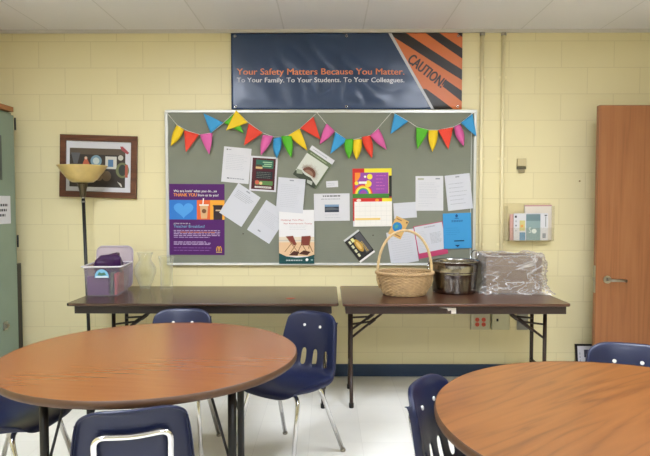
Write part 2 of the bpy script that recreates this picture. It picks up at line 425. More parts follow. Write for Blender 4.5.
# ------------------------------------------------------------------ round tables
def round_table(label, cx, cy, R, rot, mtop):
    r = thing('round_table', label, 'table', (cx, cy, 0), 0)
    n = 96
    t = MB(); t.lathe([(R-.004, TZ-.026), (R-.004, TZ), ], n, smooth=False)
    t.build('tabletop', mtop, r)
    e = MB(); e.lathe([(R-.004, TZ-.028), (R, TZ-.025), (R+.001, TZ-.014), (R, TZ-.003), (R-.004, TZ+.0006)], n, closed=False)
    e.f = [f for f in e.f if len(f) == 4]; e.fm = e.fm[:len(e.f)]; e.smooth = e.smooth[:len(e.f)]
    e.build('edge_band', m_oak_edge, r)
    rot_ = Matrix.Rotation(rot, 3, 'Z')
    for s_ in (1, -1):
        MB().tube([rot_ @ Vector((-.36, s_*.267, TZ-.042)), rot_ @ Vector((.36, s_*.267, TZ-.042))], .014, 8).build('rail', m_black, r)
    for sx in (-1, 1):
        for sy in (-1, 1):
            l = MB(); q = rot_ @ Vector((sx*.352, sy*.267, 0))
            l.tube([(q.x, q.y, TZ-.03), (q.x, q.y, .012)], .0165, 14)
            lg = l.build('leg', m_black, r)
            MB().lathe([(.018, 0), (.02, .006), (.018, .022)], 14, q.x, q.y).build('foot_cap', m_rubber, lg)
            b_ = MB(); a0 = rot_ @ Vector((sx*.255, sy*.267, TZ-.04)); a1 = rot_ @ Vector((sx*.341, sy*.267, TZ-.36))
            b_.tube([a0, a1], .0055, 8); b_.build('brace', m_black, r)
    return r
LC = Vector((-.747, 2.432)); RC = Vector((.942, 1.69))
round_table('round oak laminate table on the left with four chairs around it', LC.x, LC.y, .614, .09, m_oak)
round_table('round oak laminate table at the lower right corner', RC.x, RC.y, .614, math.radians(64.5), m_oak2)

# ------------------------------------------------------------------ chairs
def make_chair(label):
    r = thing('school_chair', label, 'chair', (0,0,0), 0, 'navy classroom chairs')
    prof = [(.205, .386), (.206, .414), (.17, .430), (.08, .427), (-.03, .419), (-.12, .417), (-.165, .430), (-.190, .460), (-.203, .497), (-.213, .552), (-.224, .610), (-.238, .665), (-.253, .718), (-.264, .752), (-.281, .747)]
    halfw = [.183, .197, .206, .206, .203, .198, .193, .190, .188, .184, .179, .171, .163, .157, .150]
    us = [-1.03, -1, -.94, -.84, -.71, -.55, -.43, -.29, -.13, 0]
    us = us + [-u for u in us[:-1]][::-1]
    NU, NV = len(us), len(prof)
    def P(j):
        j = max(0, min(NV-1, j)); a = int(math.floor(j)); b = min(a+1, NV-1); t = j-a
        return [prof[a][k]*(1-t)+prof[b][k]*t for k in (0, 1)]+[halfw[a]*(1-t)+halfw[b]*t]
    verts = []
    for j in range(NV):
        for u in us:
            au = min(1, abs(u)); cut = 0; fl = abs(u) > 1
            if au > .5: cut = 1-math.sqrt(max(0, 1-((au-.5)/.52)**2))
            jj = j
            if 10 < j < 14: jj = 10+(j-10)*(1-cut*.5)
            if j < 3: jj = 3-(3-j)*(1-cut*.4)
            y, z, hw_ = P(jj)
            if j == 14:
                y, z, hw_ = P(10+3*(1-cut*.5)); y -= .018; z -= .004
            back = min(1, max(0, (j-5)/3.0)); seat = 1-back
            y += back*.036*au**2.2; z += seat*(.014*au**2-.006*(1-au**2)*(1 if 2 < j < 6 else 0))
            x = math.copysign(au, u)*hw_
            if fl: y -= back*.026; z -= seat*.030*min(1, j/3); x *= 1.012
            verts.append((x, y, z))
    faces = []
    slot = lambda p, q: min(abs(p), abs(q)) > .1 and ((abs(abs(p)-.71) < .01 and abs(abs(q)-.55) < .01) or (abs(abs(p)-.55) < .01 and abs(abs(q)-.71) < .01) or (abs(abs(p)-.29) < .01 and abs(abs(q)-.13) < .01) or (abs(abs(p)-.13) < .01 and abs(abs(q)-.29) < .01)) and p*q > 0
    for j in range(NV-1):
        for i in range(NU-1):
            if j in (7, 8) and slot(us[i], us[i+1]): continue
            a = j*NU+i; faces.append((a, a+1, a+NU+1, a+NU))
    s = MB(); s.add(verts, faces, True)
    o = s.build('seat_shell', m_navy_plastic, r)
    so_ = o.modifiers.new('solid', 'SOLIDIFY'); so_.thickness = .009; so_.offset = 0
    sb = o.modifiers.new('sub', 'SUBSURF'); sb.levels = 2; sb.render_levels = 2
    for sx in (-1, 1):
        l = MB(); l.tube(smooth_path([(sx*.05, .10, .400), (sx*.16, .105, .394), (sx*.205, .215, .012)], .05), .0115, 10)
        lg = l.build('leg', m_chrome, r)
        MB().lathe([(.013, 0), (.0155, .004), (.015, .012), (.010, .02)], 12, sx*.206, .218).build('foot_glide', m_satin, lg)
        l = MB(); l.tube(smooth_path([(sx*.05, -.085, .398), (sx*.15, -.09, .393), (sx*.205, -.235, .012)], .05), .0115, 10)
        lg = l.build('leg', m_chrome, r)
        MB().lathe([(.013, 0), (.0155, .004), (.015, .012), (.010, .02)], 12, sx*.206, -.238).build('foot_glide', m_satin, lg)
    b_ = MB()
    b_.box(-.11, .11, .08, .12, .388, .406); b_.box(-.11, .11, -.105, -.065, .386, .404)
    b_.tube([(-.05, .10, .398), (-.05, -.085, .398)], .011, 8); b_.tube([(.05, .10, .398), (.05, -.085, .398)], .011, 8)
    b_.build('seat_bracket', m_black, r)
    f = MB(); f.tube(smooth_path([(.10, -.08, .392), (.120, -.172, .400), (.116, -.209, .46), (.112, -.231, .57), (.112, -.2535, .672), (0, -.2595, .664), (-.112, -.2535, .672), (-.112, -.231, .57), (-.116, -.209, .46), (-.120, -.172, .400), (-.10, -.08, .392)], .035), .0105, 10)
    f.build('back_frame', m_chrome, r)
    for sx in (-1, 1):
        v = MB(); v.tube([(sx*.055, -.241, .675), (sx*.055, -.231, .677)], .0085, 12); v.build('rivet', pm('bright zinc rivet', (235, 235, 232), .35, .6), r)
    return r
def face(o, x, y, fx, fy): o.location = (x, y, 0); o.rotation_euler = (0, 0, math.atan2(-fx, fy))
ch = make_chair('navy plastic chair facing the camera behind the left round table')
SPOTS = [(-.85, 3.10, 0.0, -1, None),
         (-.222, 3.055, -.57, -.82, 'navy plastic chair turned left, fully seen right of the left round table'),
         (-.672, 1.965, -.30, .955, 'navy plastic chair seen from behind with its chrome back bar, in the foreground'),
         (-1.43, 2.56, 1, -.12, 'navy plastic chair at the left edge of the photo, only seat and legs in view'),
         (.55, 1.862, .857, -.515, 'navy plastic chair seen side on at the left of the right round table'),
         (1.25, 2.285, -.3, -.95, 'navy plastic chair facing the camera in front of the wooden door')]
for i, (x, y, fx, fy, lab) in enumerate(SPOTS):
    o = ch if i == 0 else copy_tree(ch)
    if lab: o['label'] = lab
    face(o, x, y, fx, fy)

# ------------------------------------------------------------------ flat printed things
class Sheet:
    """a real thin sheet with printing; u right, v down in 0..1"""
    def __init__(s, name, label, cat, corners, base, yback, thick=.0014, group=None, size=None):
        pts = [at(px, py, yback) for px, py in corners]
        c = sum(pts, Vector())/4
        s.w = ((pts[1]-pts[0]).length+(pts[2]-pts[3]).length)/2; s.h = ((pts[3]-pts[0]).length+(pts[2]-pts[1]).length)/2
        dx_ = (pts[1]-pts[0]); dz_ = (pts[0]-pts[3])
        a1 = math.atan2(dx_.z, dx_.x); a2 = math.atan2(-dz_.x, dz_.z)
        s.a = (a1+a2)/2
        s.c = Vector((c.x, yback-thick/2, c.z)); s.t = thick; s.k = 0
        s.m = MB(); s.m.use(base); s.m.box(-s.w/2, s.w/2, -thick/2, thick/2, -s.h/2, s.h/2)
        s.name, s.label, s.cat, s.group = name, label, cat, group
    def _y(s): s.k += 1; return -s.t/2-.00012*s.k-.0002
    def q(s, u, v): return ((u-.5)*s.w, (.5-v)*s.h)
    def poly(s, pts, m):
        y = s._y(); s.m.use(m); vv = [s.q(*p_) for p_ in pts]
        s.m.add([(x, y, z) for x, z in vv], [tuple(range(len(vv)))], False); return s
    def rect(s, u0, v0, u1, v1, m): return s.poly([(u0, v0), (u0, v1), (u1, v1), (u1, v0)], m)
    def disc(s, u, v, ru, m, ar=None, a0=0, a1=2*PI, n=24):
        rv = ru*s.w/s.h if ar is None else ar
        return s.poly([(u+ru*math.cos(a0+(a1-a0)*k/n), v-rv*math.sin(a0+(a1-a0)*k/n)) for k in range(n+(0 if abs(a1-a0-2*PI) < 1e-6 else 1))], m)
    def text(s, body, u, v, size, m, width=None, bold=.0, rot=0, align='l'):
        """size = cap height share of the sheet height; v = baseline; width = share of sheet width to fit"""
        vv, ff = text_geo(body)
        if not vv: return s
        x0 = min(p_[0] for p_ in vv); x1 = max(p_[0] for p_ in vv)
        sz = size*s.h/.70; sx = sz
        if width: sx = width*s.w/(x1-x0)
        ox, oz = s.q(u, v); y = s._y(); s.m.use(m)
        sh = 0 if align == 'l' else (-(x1-x0)/2 if align == 'c' else -(x1-x0))
        cr, sr = math.cos(rot), math.sin(rot)
        for bo in ((-bold, bold) if bold else (0,)):
            out = []
            for px_, py_ in vv:
                X, Z = (px_-x0+sh+bo)*sx, py_*sz
                out.append((ox+X*cr-Z*sr, y-(.00006 if bo > 0 else 0), oz+X*sr+Z*cr))
            s.m.add(out, ff, False)
        return s
    def lines(s, u0, u1, v0, v1, n, m, th=.006, rag=.25, words=True):
        y = s._y(); s.m.use(m)
        for i in range(n):
            v = v0+(v1-v0)*(i/(max(1, n-1))); end = u1-(u1-u0)*rag*random.random()
            u = u0
            while u < end:
                L_ = random.uniform(.03, .11) if words else end-u
                e = min(end, u+L_)
                pts = [s.q(u, v-th/2), s.q(u, v+th/2), s.q(e, v+th/2), s.q(e, v-th/2)]
                s.m.add([(x, y, z) for x, z in pts], [(0, 1, 2, 3)], False)
                u = e+.014
        return s
    def done(s):
        o = s.m.build(s.name, fixn=False); o.location = s.c; o.rotation_euler = (0, -s.a, 0)
        return tag(o, s.label, s.cat, s.group)
m_paper = pm('white paper', (212, 211, 214), .7, spec=.2); m_paper2 = pm('cool white paper', (206, 207, 213), .7, spec=.2)
K = ink((60, 60, 64)); G1 = ink((150, 152, 158)); G2 = ink((186, 188, 194)); WH = ink((236, 234, 230))

# bulletin board ----------------------------------------------------
def fabric_mat():
    m = pm('grey green board fabric', (128, 131, 116), .85, var=.04, vscale=5)
    nt = m.node_tree; L = nt.links.new; b = nt.nodes['Principled BSDF']
    tc = nt.nodes.new('ShaderNodeTexCoord'); mp = nt.nodes.new('ShaderNodeMapping'); mp.inputs['Scale'].default_value = (2, 1, 60)
    n = nt.nodes.new('ShaderNodeTexNoise'); n.inputs['Scale'].default_value = 3; n.inputs['Detail'].default_value = 4
    L(tc.outputs['Object'], mp.inputs[0]); L(mp.outputs[0], n.inputs['Vector'])
    bp = nt.nodes.new('ShaderNodeBump'); bp.inputs['Strength'].default_value = .35; bp.inputs['Distance'].default_value = .004
    L(n.outputs['Fac'], bp.inputs['Height']); L(bp.outputs['Normal'], b.inputs['Normal'])
    return m
YP = D-.024                                 # face of the board
pA, pB = at(165, 110, D-.03), at(475.2, 265.5, D-.03)
bc = Vector(((pA.x+pB.x)/2, D, pB.z)); bw, bh = pB.x-pA.x, pA.z-pB.z
board = thing('bulletin_board', 'wide grey green bulletin board in a pale metal frame on the wall', 'bulletin board', bc)
MB().box(-bw/2+.02, bw/2-.02, -.024, -.001, .02, bh-.02).build('panel', fabric_mat(), board)
fr = MB(); fw = .021
fr.box(-bw/2, bw/2, -.034, -.001, bh-fw, bh); fr.box(-bw/2, bw/2, -.034, -.001, 0, fw)
fr.box(-bw/2, -bw/2+fw, -.034, -.001, fw, bh-fw); fr.box(bw/2-fw, bw/2, -.034, -.001, fw, bh-fw)
fr.box(bw/2-fw-.022, bw/2-fw-.016, -.03, -.024, fw, bh-fw)
fr.build('frame', m_alu, board, bevel=.003)

Y0 = YP-.0008
def layer(k): return Y0-.0026*k
# purple poster
P_ = (84, 36, 102)
mp_ = pm('purple poster paper', P_, .6, spec=.25)
s = Sheet('poster', 'purple thank you poster with a blue and orange picture band', 'poster', [(169.4, 184), (224.7, 184), (224.4, 254.8), (169.4, 255)], mp_, layer(0))
s.rect(0, .225, .50, .50, ink((52, 122, 200))).rect(.50, .225, .74, .50, ink((226, 104, 52))).rect(.74, .225, 1, .50, ink((236, 166, 56)))
heart = []
for k in range(28):
    t = 2*PI*k/28; heart.append((.26+.014*16*math.sin(t)**3*.8, .36-.0075*(13*math.cos(t)-5*math.cos(2*t)-2*math.cos(3*t)-math.cos(4*t))))
s.poly(heart, ink((82, 156, 222)))
s.poly([(.555, .30), (.575, .485), (.685, .485), (.705, .30)], ink((214, 170, 122))); s.rect(.545, .285, .715, .305, ink((236, 226, 210))); s.poly([(.61, .20), (.60, .285), (.62, .285), (.63, .20)], WH)
s.disc(.63, .38, .04, ink((120, 80, 50)))
s.rect(.80, .31, .96, .50, ink((52, 40, 44))); s.rect(.79, .295, .97, .315, ink((36, 30, 34))); s.rect(.84, .36, .93, .38, ink((200, 180, 150)))
s.text("We are lovin' what you do...so", .08, .115, .034, WH, .78, .012)
s.text('THANK YOU', .08, .175, .045, ink((240, 150, 60)), .42, .025); s.text('from us to you!', .52, .172, .034, WH, .37, .012)
s.text('JOIN US FOR A', .08, .565, .017, WH, .30); s.text('Teacher Breakfast!', .08, .615, .04, ink((120, 170, 200)), .56, .0)
s.lines(.08, .94, .655, .725, 4, ink((190, 165, 200)), .010, .1); s.lines(.2, .85, .678, .68, 1, ink((220, 130, 80)), .009, .1)
s.lines(.08, .78, .75, .75, 1, ink((190, 165, 205)), .008, .1); s.lines(.08, .80, .815, .85, 3, ink((190, 165, 205)), .009, .2); s.lines(.08, .78, .90, .935, 2, ink((140, 96, 165)), .008, .1)
AM = ink((240, 176, 50))
def arch(u0, u1, v0, v1, wd):                # one round-topped arch of the emblem
    n = 10; o_, i_ = [], []
    for k in range(n+1):
        a = PI*k/n; cu, ru = (u0+u1)/2, (u1-u0)/2
        o_.append((cu-ru*math.cos(a), v1-(v1-v0)*math.sin(a)**.8)); i_.append((cu-(ru-wd)*math.cos(a), v1-(v1-v0-.010)*math.sin(a)**.8))
    for k in range(n): s.poly([o_[k], o_[k+1], i_[k+1], i_[k]], AM)
arch(.852, .906, .875, .945, .013); arch(.896, .950, .875, .945, .013)
s.rect(.85, .953, .955, .965, ink((200, 170, 110)))
s.done()
# letters ------------------------------------------------------------
def letter(label, cor, lay, n=12, head=True, base=None, v0=.2, v1=.8, name='letter', col=G2, foot=False):
    s = Sheet(name, label, 'paper', cor, base or m_paper, layer(lay))
    if head: s.rect(.42, .05, .58, .085, G1)
    s.lines(.12, .9, v0, v1, n, col, .010, .3)
    return s
s = letter('white letter pinned upper left on the board above the tilted letter', [(224.3, 146.4), (251.7, 148.8), (248.5, 183.9), (221, 181.7)], 0, 9, False, v0=.22, v1=.62)
s.rect(.1, .06, .15, .09, K).rect(.17, .065, .27, .085, G1); s.lines(.2, .86, .88, .88, 1, G1, .025, .05); s.rect(.2, .87, .28, .895, K); s.done()
s = Sheet('flyer', 'maroon flyer with green lettering blocks and a white border', 'flyer', [(251, 155.6), (277.8, 157.4), (276, 192), (249.2, 190.6)], m_paper, layer(1))
s.rect(.07, .05, .93, .95, ink((78, 30, 36))); s.rect(.2, .1, .85, .34, ink((50, 100, 82))); s.rect(.45, .15, .8, .18, ink((150, 190, 150))).rect(.5, .21, .8, .235, ink((150, 190, 150))).rect(.45, .265, .78, .29, ink((160, 196, 150)))
s.rect(.2, .30, .45, .36, ink((200, 170, 120))); s.rect(.22, .24, .42, .30, ink((74, 60, 44))); s.rect(.22, .43, .84, .64, ink((40, 44, 48))); s.lines(.25, .82, .46, .61, 4, ink((120, 120, 110)), .012, .1)
s.rect(.2, .70, .86, .82, ink((92, 128, 74))); s.disc(.28, .75, .08, ink((196, 96, 74))); s.disc(.42, .77, .06, ink((214, 190, 130))); s.rect(.2, .86, .82, .91, ink((220, 214, 205))); s.lines(.24, .8, .885, .885, 1, K, .012, .05); s.done()
s = letter('tilted white letter overlapping the right edge of the purple poster', [(238.5, 183.1), (260.4, 197.4), (241.8, 226.8), (219, 212.8)], 2, 5, True, m_paper2, .17, .36, col=G1); s.done()
s = letter('tilted white letter tucked under the left of the beach chair poster', [(266.4, 200.3), (288.6, 214.2), (269.2, 243.9), (246.7, 229.4)], 1, 9, False, m_paper2, .25, .6)
s.rect(.35, .82, .47, .86, G1); s.done()
s = Sheet('poster', 'beach poster of two red deck chairs above a dark green band', 'poster', [(279.2, 210.2), (314.3, 209.6), (314.2, 263.8), (278.8, 263.6)], pm('poster white', (228, 226, 226), .5), layer(3)-.006)
s.text('Helping You Plan', .06, .20, .028, ink((190, 72, 66)), .64); s.text('For Retirement Today', .14, .265, .026, ink((190, 86, 76)), .80)
s.lines(.3, .9, .3, .36, 3, ink((206, 206, 208)), .008, .3)
s.rect(0, .50, 1, .64, ink((222, 208, 186))).rect(0, .60, 1, .86, ink((226, 190, 150))); s.rect(0, .56, 1, .575, ink((196, 190, 180)))
RD, DK, BR = ink((128, 62, 50)), ink((80, 44, 34)), ink((150, 104, 66))
s.poly([(.20, .49), (.42, .66), (.50, .64), (.40, .48)], RD); s.poly([(.64, .49), (.62, .66), (.86, .66), (.90, .48)], RD)
for a_, b_ in (((.2, .49), (.55, .80)), ((.38, .6), (.16, .78)), ((.5, .62), (.32, .8)), ((.62, .66), (.52, .8)), ((.86, .64), (.95, .78)), ((.9, .5), (.84, .72)), ((.64, .62), (.8, .8)), ((.42, .68), (.62, .7))):
    s.poly([(a_[0]-.012, a_[1]), (b_[0]-.012, b_[1]), (b_[0]+.012, b_[1]), (a_[0]+.012, a_[1])], BR)
s.poly([(.28, .84), (.42, .76), (.58, .78), (.52, .85)], DK); s.poly([(.55, .82), (.7, .75), (.9, .78), (.8, .84)], DK)
TG = ink((32, 78, 78))
s.poly([(0, .80), (0, 1), (1, 1), (1, .83), (.8, .87), (.5, .885), (.2, .86)], TG); s.lines(.2, .66, .935, .935, 1, ink((190, 200, 196)), .02, .02); s.disc(.79, .925, .04, WH); s.rect(.9, .92, .96, .94, ink((150, 180, 176))); s.done()
s = letter('white letter pinned above the beach poster, overlapping its top', [(278.2, 176.8), (305, 179.6), (303.3, 213.2), (276.1, 211.6)], 6, 13, True, m_paper2, .2, .84); s.done()
# animal brochure
s = Sheet('brochure', 'tilted brochure with a photo of a spiny brown animal under a green band', 'brochure', [(312.1, 145.3), (335.3, 161), (314.7, 189.5), (293.2, 173.7)], m_paper, layer(1), .003)
s.lines(.1, .75, .07, .07, 1, G1, .02, .1)
s.rect(0, .14, 1, .26, ink((104, 116, 84))); s.lines(.1, .8, .20, .20, 1, ink((170, 180, 150)), .025, .1); s.rect(0, .26, .94, 1, ink((206, 208, 196))); s.rect(.94, .26, 1, 1, ink((98, 110, 80)))
for k in range(46):
    a = PI*(-.05+1.0*k/45); r0, r1 = .20, random.uniform(.34, .46); cu, cv = .46, .74
    s.poly([(cu+r0*math.cos(a-.03), cv-r0*math.sin(a-.03)*.8), (cu+r1*math.cos(a), cv-r1*math.sin(a)*.8), (cu+r0*math.cos(a+.03), cv-r0*math.sin(a+.03)*.8)], ink(random.choice([(150, 112, 90), (168, 140, 120), (122, 84, 64)])))
s.disc(.47, .74, .26, ink((112, 72, 56)), .19, 0, PI).disc(.47, .75, .18, ink((150, 116, 96)), .12, 0, PI)
s.poly([(0, .86), (.15, .78), (.4, .82), (.62, .8), (.94, .9), (.94, 1), (0, 1)], ink((66, 72, 58))); s.poly([(.0, .80), (.2, .76), (.3, .84), (.1, .92)], ink((150, 158, 138))); s.poly([(.55, .9), (.75, .86), (.8, .96), (.6, .98)], ink((176, 180, 168))); s.done()
s = Sheet('business_card', 'small white card pinned right of the spiny animal brochure', 'card', [(326.1, 181.4), (338, 180.6), (338.2, 187), (326.3, 187.6)], m_paper, layer(0), .001)
s.lines(.12, .8, .35, .65, 2, G1, .06, .3); s.done()
s = Sheet('notice', 'white notice with a small dark photo in the middle of the board', 'paper', [(313.9, 193.9), (349.6, 193.2), (349.8, 220.6), (314.1, 221.2)], m_paper, layer(2))
s.text('', 0, 0, .1, K); s.lines(.25, .74, .09, .09, 1, K, .04, .02); s.lines(.2, .75, .2, .2, 1, G1, .025, .05)
s.rect(.3, .40, .70, .68, ink((52, 58, 72))); s.rect(.3, .40, .70, .48, ink((120, 150, 180))); s.poly([(.3, .52), (.5, .5), (.7, .56), (.7, .6), (.3, .62)], ink((92, 96, 100))); s.lines(.3, .75, .78, .88, 2, G2, .02, .2); s.done()
# calendar
cal = thing('wall_calendar', 'bright wall calendar with a rainbow picture above a white month grid', 'calendar', at(372, 226.3, layer(1)))
def cal_part(nm, cor, base, lay, fn):
    s = Sheet(nm, None, None, cor, base, layer(lay), .003); fn(s)
    o = s.m.build(nm, fixn=False, parent=cal); o.location = s.c-cal.location; o.rotation_euler = (0, -s.a, 0)
def cal_top(s):
    s.rect(0, 0, .3, .14, ink((206, 52, 46))).rect(.3, 0, 1, .14, ink((236, 216, 60))); s.rect(0, .14, .06, .9, ink((206, 52, 46))); s.rect(.06, .14, .92, .86, ink((150, 76, 160))); s.rect(.92, .14, 1, .9, ink((236, 216, 60)))
    s.rect(.93, .25, 1, .97, ink((40, 40, 40))); s.rect(0, .86, .93, 1, ink((70, 130, 54)))
    s.poly([(.06, .14), (.06, .46), (.14, .40), (.2, .26), (.2, .14)], ink((238, 140, 52)))
    for r_, c_ in ((.24, (214, 60, 60)), (.21, (240, 180, 60)), (.18, (240, 226, 80)), (.15, (90, 170, 80)), (.12, (90, 90, 190)), (.09, (150, 76, 160))): s.disc(.27, .86, r_, ink(c_), None, 0, PI)
    s.disc(.44, .28, .07, ink((240, 214, 70))).disc(.40, .52, .085, ink((240, 214, 70))).disc(.10, .5, .05, ink((240, 214, 70))); s.rect(.16, .44, .36, .52, WH); s.disc(.32, .28, .03, WH)
    s.lines(.6, .88, .25, .7, 5, ink((206, 110, 176)), .02, .4)
def cal_bot(s):
    s.rect(0, 0, .75, .12, ink((206, 52, 46))).rect(.75, 0, 1, .12, ink((236, 216, 60))); s.disc(.62, .07, .05, ink((240, 150, 50)), .05); s.disc(.15, .07, .06, ink((240, 220, 200)), .05)
    s.rect(0, .12, .035, .8, ink((206, 52, 46)))
    s.rect(.035, .12, 1, 1, ink((236, 232, 224)))
    for v in (.28, .45, .62, .78, .95): s.rect(.05, v, .98, v+.006, ink((200, 198, 192)))
    for k in range(1, 7): s.rect(.035+.137*k, .14, .039+.137*k, .95, ink((212, 210, 204)))
    s.rect(.05, .70, .70, .77, ink((238, 206, 120)))
cal_part('picture_page', [(352.4, 168.6), (391.4, 168.3), (391.8, 197.6), (352.8, 198)], pm('calendar red', (206, 52, 46), .4), 1, cal_top)
cal_part('month_page', [(352.9, 198.4), (391.8, 198), (392, 226.2), (353.2, 226.6)], m_paper, 2, cal_bot)
# tilted dark magazine
s = Sheet('magazine', 'tilted black magazine with gold picture and a white edge low on the board', 'magazine', [(358.3, 229.3), (375.1, 251.8), (361, 262.3), (342.9, 240.9)], pm('magazine black', (34, 34, 36), .35), layer(1), .004)
s.rect(0, 0, .07, 1, ink((200, 200, 200))); s.rect(.93, 0, 1, 1, WH); s.rect(.10, .04, .85, .40, ink((86, 86, 88)))
s.disc(.47, .5, .26, ink((190, 148, 62)), .16); s.disc(.47, .5, .16, ink((222, 186, 110)), .08)
for k in range(4): s.rect(.15+.18*k, .74, .27+.18*k, .86, ink((206, 204, 170)))
s.rect(.12, .52, .26, .68, ink((222, 220, 150))); s.lines(.4, .85, .25, .32, 2, ink((190, 160, 90)), .04, .2); s.done()
s = Sheet('note_sheet', 'small blank white sheet right of the calendar month grid', 'paper', [(393.2, 203.3), (416.2, 201.8), (416.8, 217.6), (394.3, 218.7)], m_paper2, layer(0)); s.lines(.15, .7, .3, .5, 2, ink((212, 214, 220)), .02, .3); s.done()
s = letter('white sheet low on the board behind the basket handle', [(385.5, 232.5), (413, 229), (419.5, 260), (392, 266)], 1, 11, False, m_paper2, .15, .85); s.done()
s = Sheet('card', 'small tilted tan card printed with a blue globe', 'card', [(396.4, 215.4), (408.5, 221.5), (400.8, 239.7), (388.3, 233.6)], pm('tan card', (214, 172, 104), .5), layer(3), .002)
s.disc(.4, .5, .36, ink((44, 130, 190))); s.poly([(.2, .5), (.3, .38), (.45, .42), (.42, .55), (.3, .62)], ink((80, 160, 150))); s.rect(.84, .06, .95, .14, ink((110, 70, 50))); s.rect(.1, .1, .5, .15, ink((160, 112, 66))); s.rect(.5, .86, .9, .91, ink((150, 100, 60))); s.done()
s = Sheet('flyer', 'pink edged flyer with a white text panel right of the basket handle', 'flyer', [(412.9, 226.6), (442.5, 221.3), (448, 253), (419.3, 259.3)], pm('magenta paper', (192, 66, 108), .5), layer(2))
s.rect(.03, .02, .98, .84, m_paper2); s.lines(.35, .75, .08, .1, 2, G1, .012, .1); s.lines(.1, .45, .2, .75, 12, G2, .010, .3); s.lines(.5, .9, .3, .6, 9, G1, .010, .2); s.done()
s = Sheet('flyer', 'bright blue flyer at the lower right corner of the board', 'flyer', [(442.5, 213.4), (471, 212.8), (471.4, 247.9), (444, 249)], pm('bright blue paper', (58, 150, 206), .55), layer(3))
B2 = ink((30, 80, 130)); s.poly([(.44, .07), (.49, .02), (.54, .07), (.52, .12), (.46, .12)], B2); s.rect(.42, .14, .56, .155, B2); s.lines(.3, .72, .21, .24, 2, B2, .015, .1); s.lines(.1, .6, .42, .6, 4, ink((50, 136, 190)), .01, .3); s.rect(.38, .77, .74, .80, ink((24, 50, 84))); s.poly([(.40, .90), (.58, .90), (.5, .96)], ink((24, 50, 84))); s.done()
s = letter('white letter left of the two at the upper right of the board', [(415.5, 176.1), (443.2, 175.9), (443.3, 210.6), (415.6, 210.8)], 1, 10, False, m_paper, .2, .62)
s.rect(.08, .06, .30, .11, ink((170, 172, 150))); s.rect(.72, .06, .88, .10, G1); s.rect(0, .655, 1, .662, ink((200, 200, 206))); s.lines(.1, .6, .72, .86, 3, G2, .01, .3); s.done()
s = letter('white list sheet at the upper right edge of the board', [(444.7, 175.9), (469.5, 172.9), (473, 208.4), (448, 211)], 2, 6, True, m_paper2, .25, .82, col=G1); s.done()
# bare pins
def pin(px, py, lab):
    p = at(px, py, YP); m = MB(); m.tube([(0, -.0005, 0), (0, -.005, 0)], .0025, 8); m.lathe([(0, 0), (.001, 0)], 6) if False else None
    m.tube([(0, -.005, 0), (0, -.008, 0)], .0055, 10)
    tag(m.build('push_pin', pm('dark pin', (70, 62, 52), .4), loc=p), lab, 'pin')
pin(243.3, 233.7, 'dark push pin stuck bare in the board between two tilted letters and the purple poster')
pin(373, 235.2, 'dark push pin stuck bare in the board below the calendar')

# bunting --------------------------------------------------------------
COL = {'y': (236, 200, 40), 'r': (226, 70, 50), 'p': (214, 98, 160), 'b': (62, 152, 204), 'g': (86, 176, 44)}
PEN = [('y', (176.9, 125), (184.2, 129.5), (171.5, 146.1)), ('r', (184.2, 130.4), (199.3, 134.6), (186.2, 152.4)), ('p', (199.8, 134.6), (212.5, 133), (209.4, 154.4)),
       ('b', (210.8, 133.4), (223.5, 122.8), (203.7, 113.5)), ('g', (224, 122.8), (234.5, 113.5), (243.8, 133.4)), ('y', (236.2, 110.4), (248.3, 122.8), (226.3, 130.7)),
       ('r', (248.8, 123.6), (262.9, 132.9), (244.1, 145.6)), ('p', (263, 135.1), (273.2, 136.3), (261.3, 155.4)), ('b', (273.7, 138.8), (281.1, 137.2), (277, 158.3)),
       ('g', (281.1, 136.3), (291.8, 136.3), (291.3, 157.8)), ('y', (288.4, 135.5), (299.4, 128.7), (307.3, 150.4)), ('r', (300.2, 128.4), (313.4, 116.8), (320.2, 139.4)),
       ('p', (326.5, 123.6), (334.9, 131.2), (319.7, 144.4)), ('b', (335.4, 132.1), (347.6, 140.2), (330.3, 154)), ('g', (344.7, 139.7), (353.2, 138.8), (348.9, 159.2)),
       ('y', (353.7, 139.7), (361.6, 139.4), (356.5, 160)), ('r', (361.6, 137.2), (370.4, 135.5), (371.8, 158.3)), ('p', (370, 135.5), (378.5, 128.7), (386.2, 149.8)),
       ('b', (394.6, 113.5), (408.2, 121.4), (390.4, 134.1)), ('g', (416.3, 127.3), (428.5, 130), (417.2, 149)), ('y', (428.5, 130.5), (437.8, 130.5), (432.2, 151.9)),
       ('r', (437.8, 130), (453, 127.3), (448.2, 149.4)), ('p', (454, 126.8), (460, 124.4), (463.2, 146.2)), ('b', (460.8, 122.8), (472.1, 113.9), (476.1, 136.5))]
STR = [(165.5, 111), (177, 125), (188, 131), (200, 134.6), (211, 133), (224, 122.5), (236, 111), (249, 123), (263, 133), (274, 137), (281, 137), (289, 135), (300, 128.5), (313, 116.5), (317, 112.5), (326, 123.5), (335, 131.5), (347, 140), (354, 139.5), (362, 137.5), (371, 135), (378, 128), (392, 112), (408, 121), (417, 127), (429, 130), (438, 130), (453, 127), (460, 123.5), (473, 113), (476, 111)]
YS = D-.052
bun = thing('bunting', 'string of coloured paper pennants hung along the top of the bulletin board', 'bunting', at(320, 111, YS))
st = MB(); st.tube([at(x, y, YS)-bun.location for x, y in STR], .0022, 6); st.build('string', pm('white cord', (226, 222, 212), .7), bun)
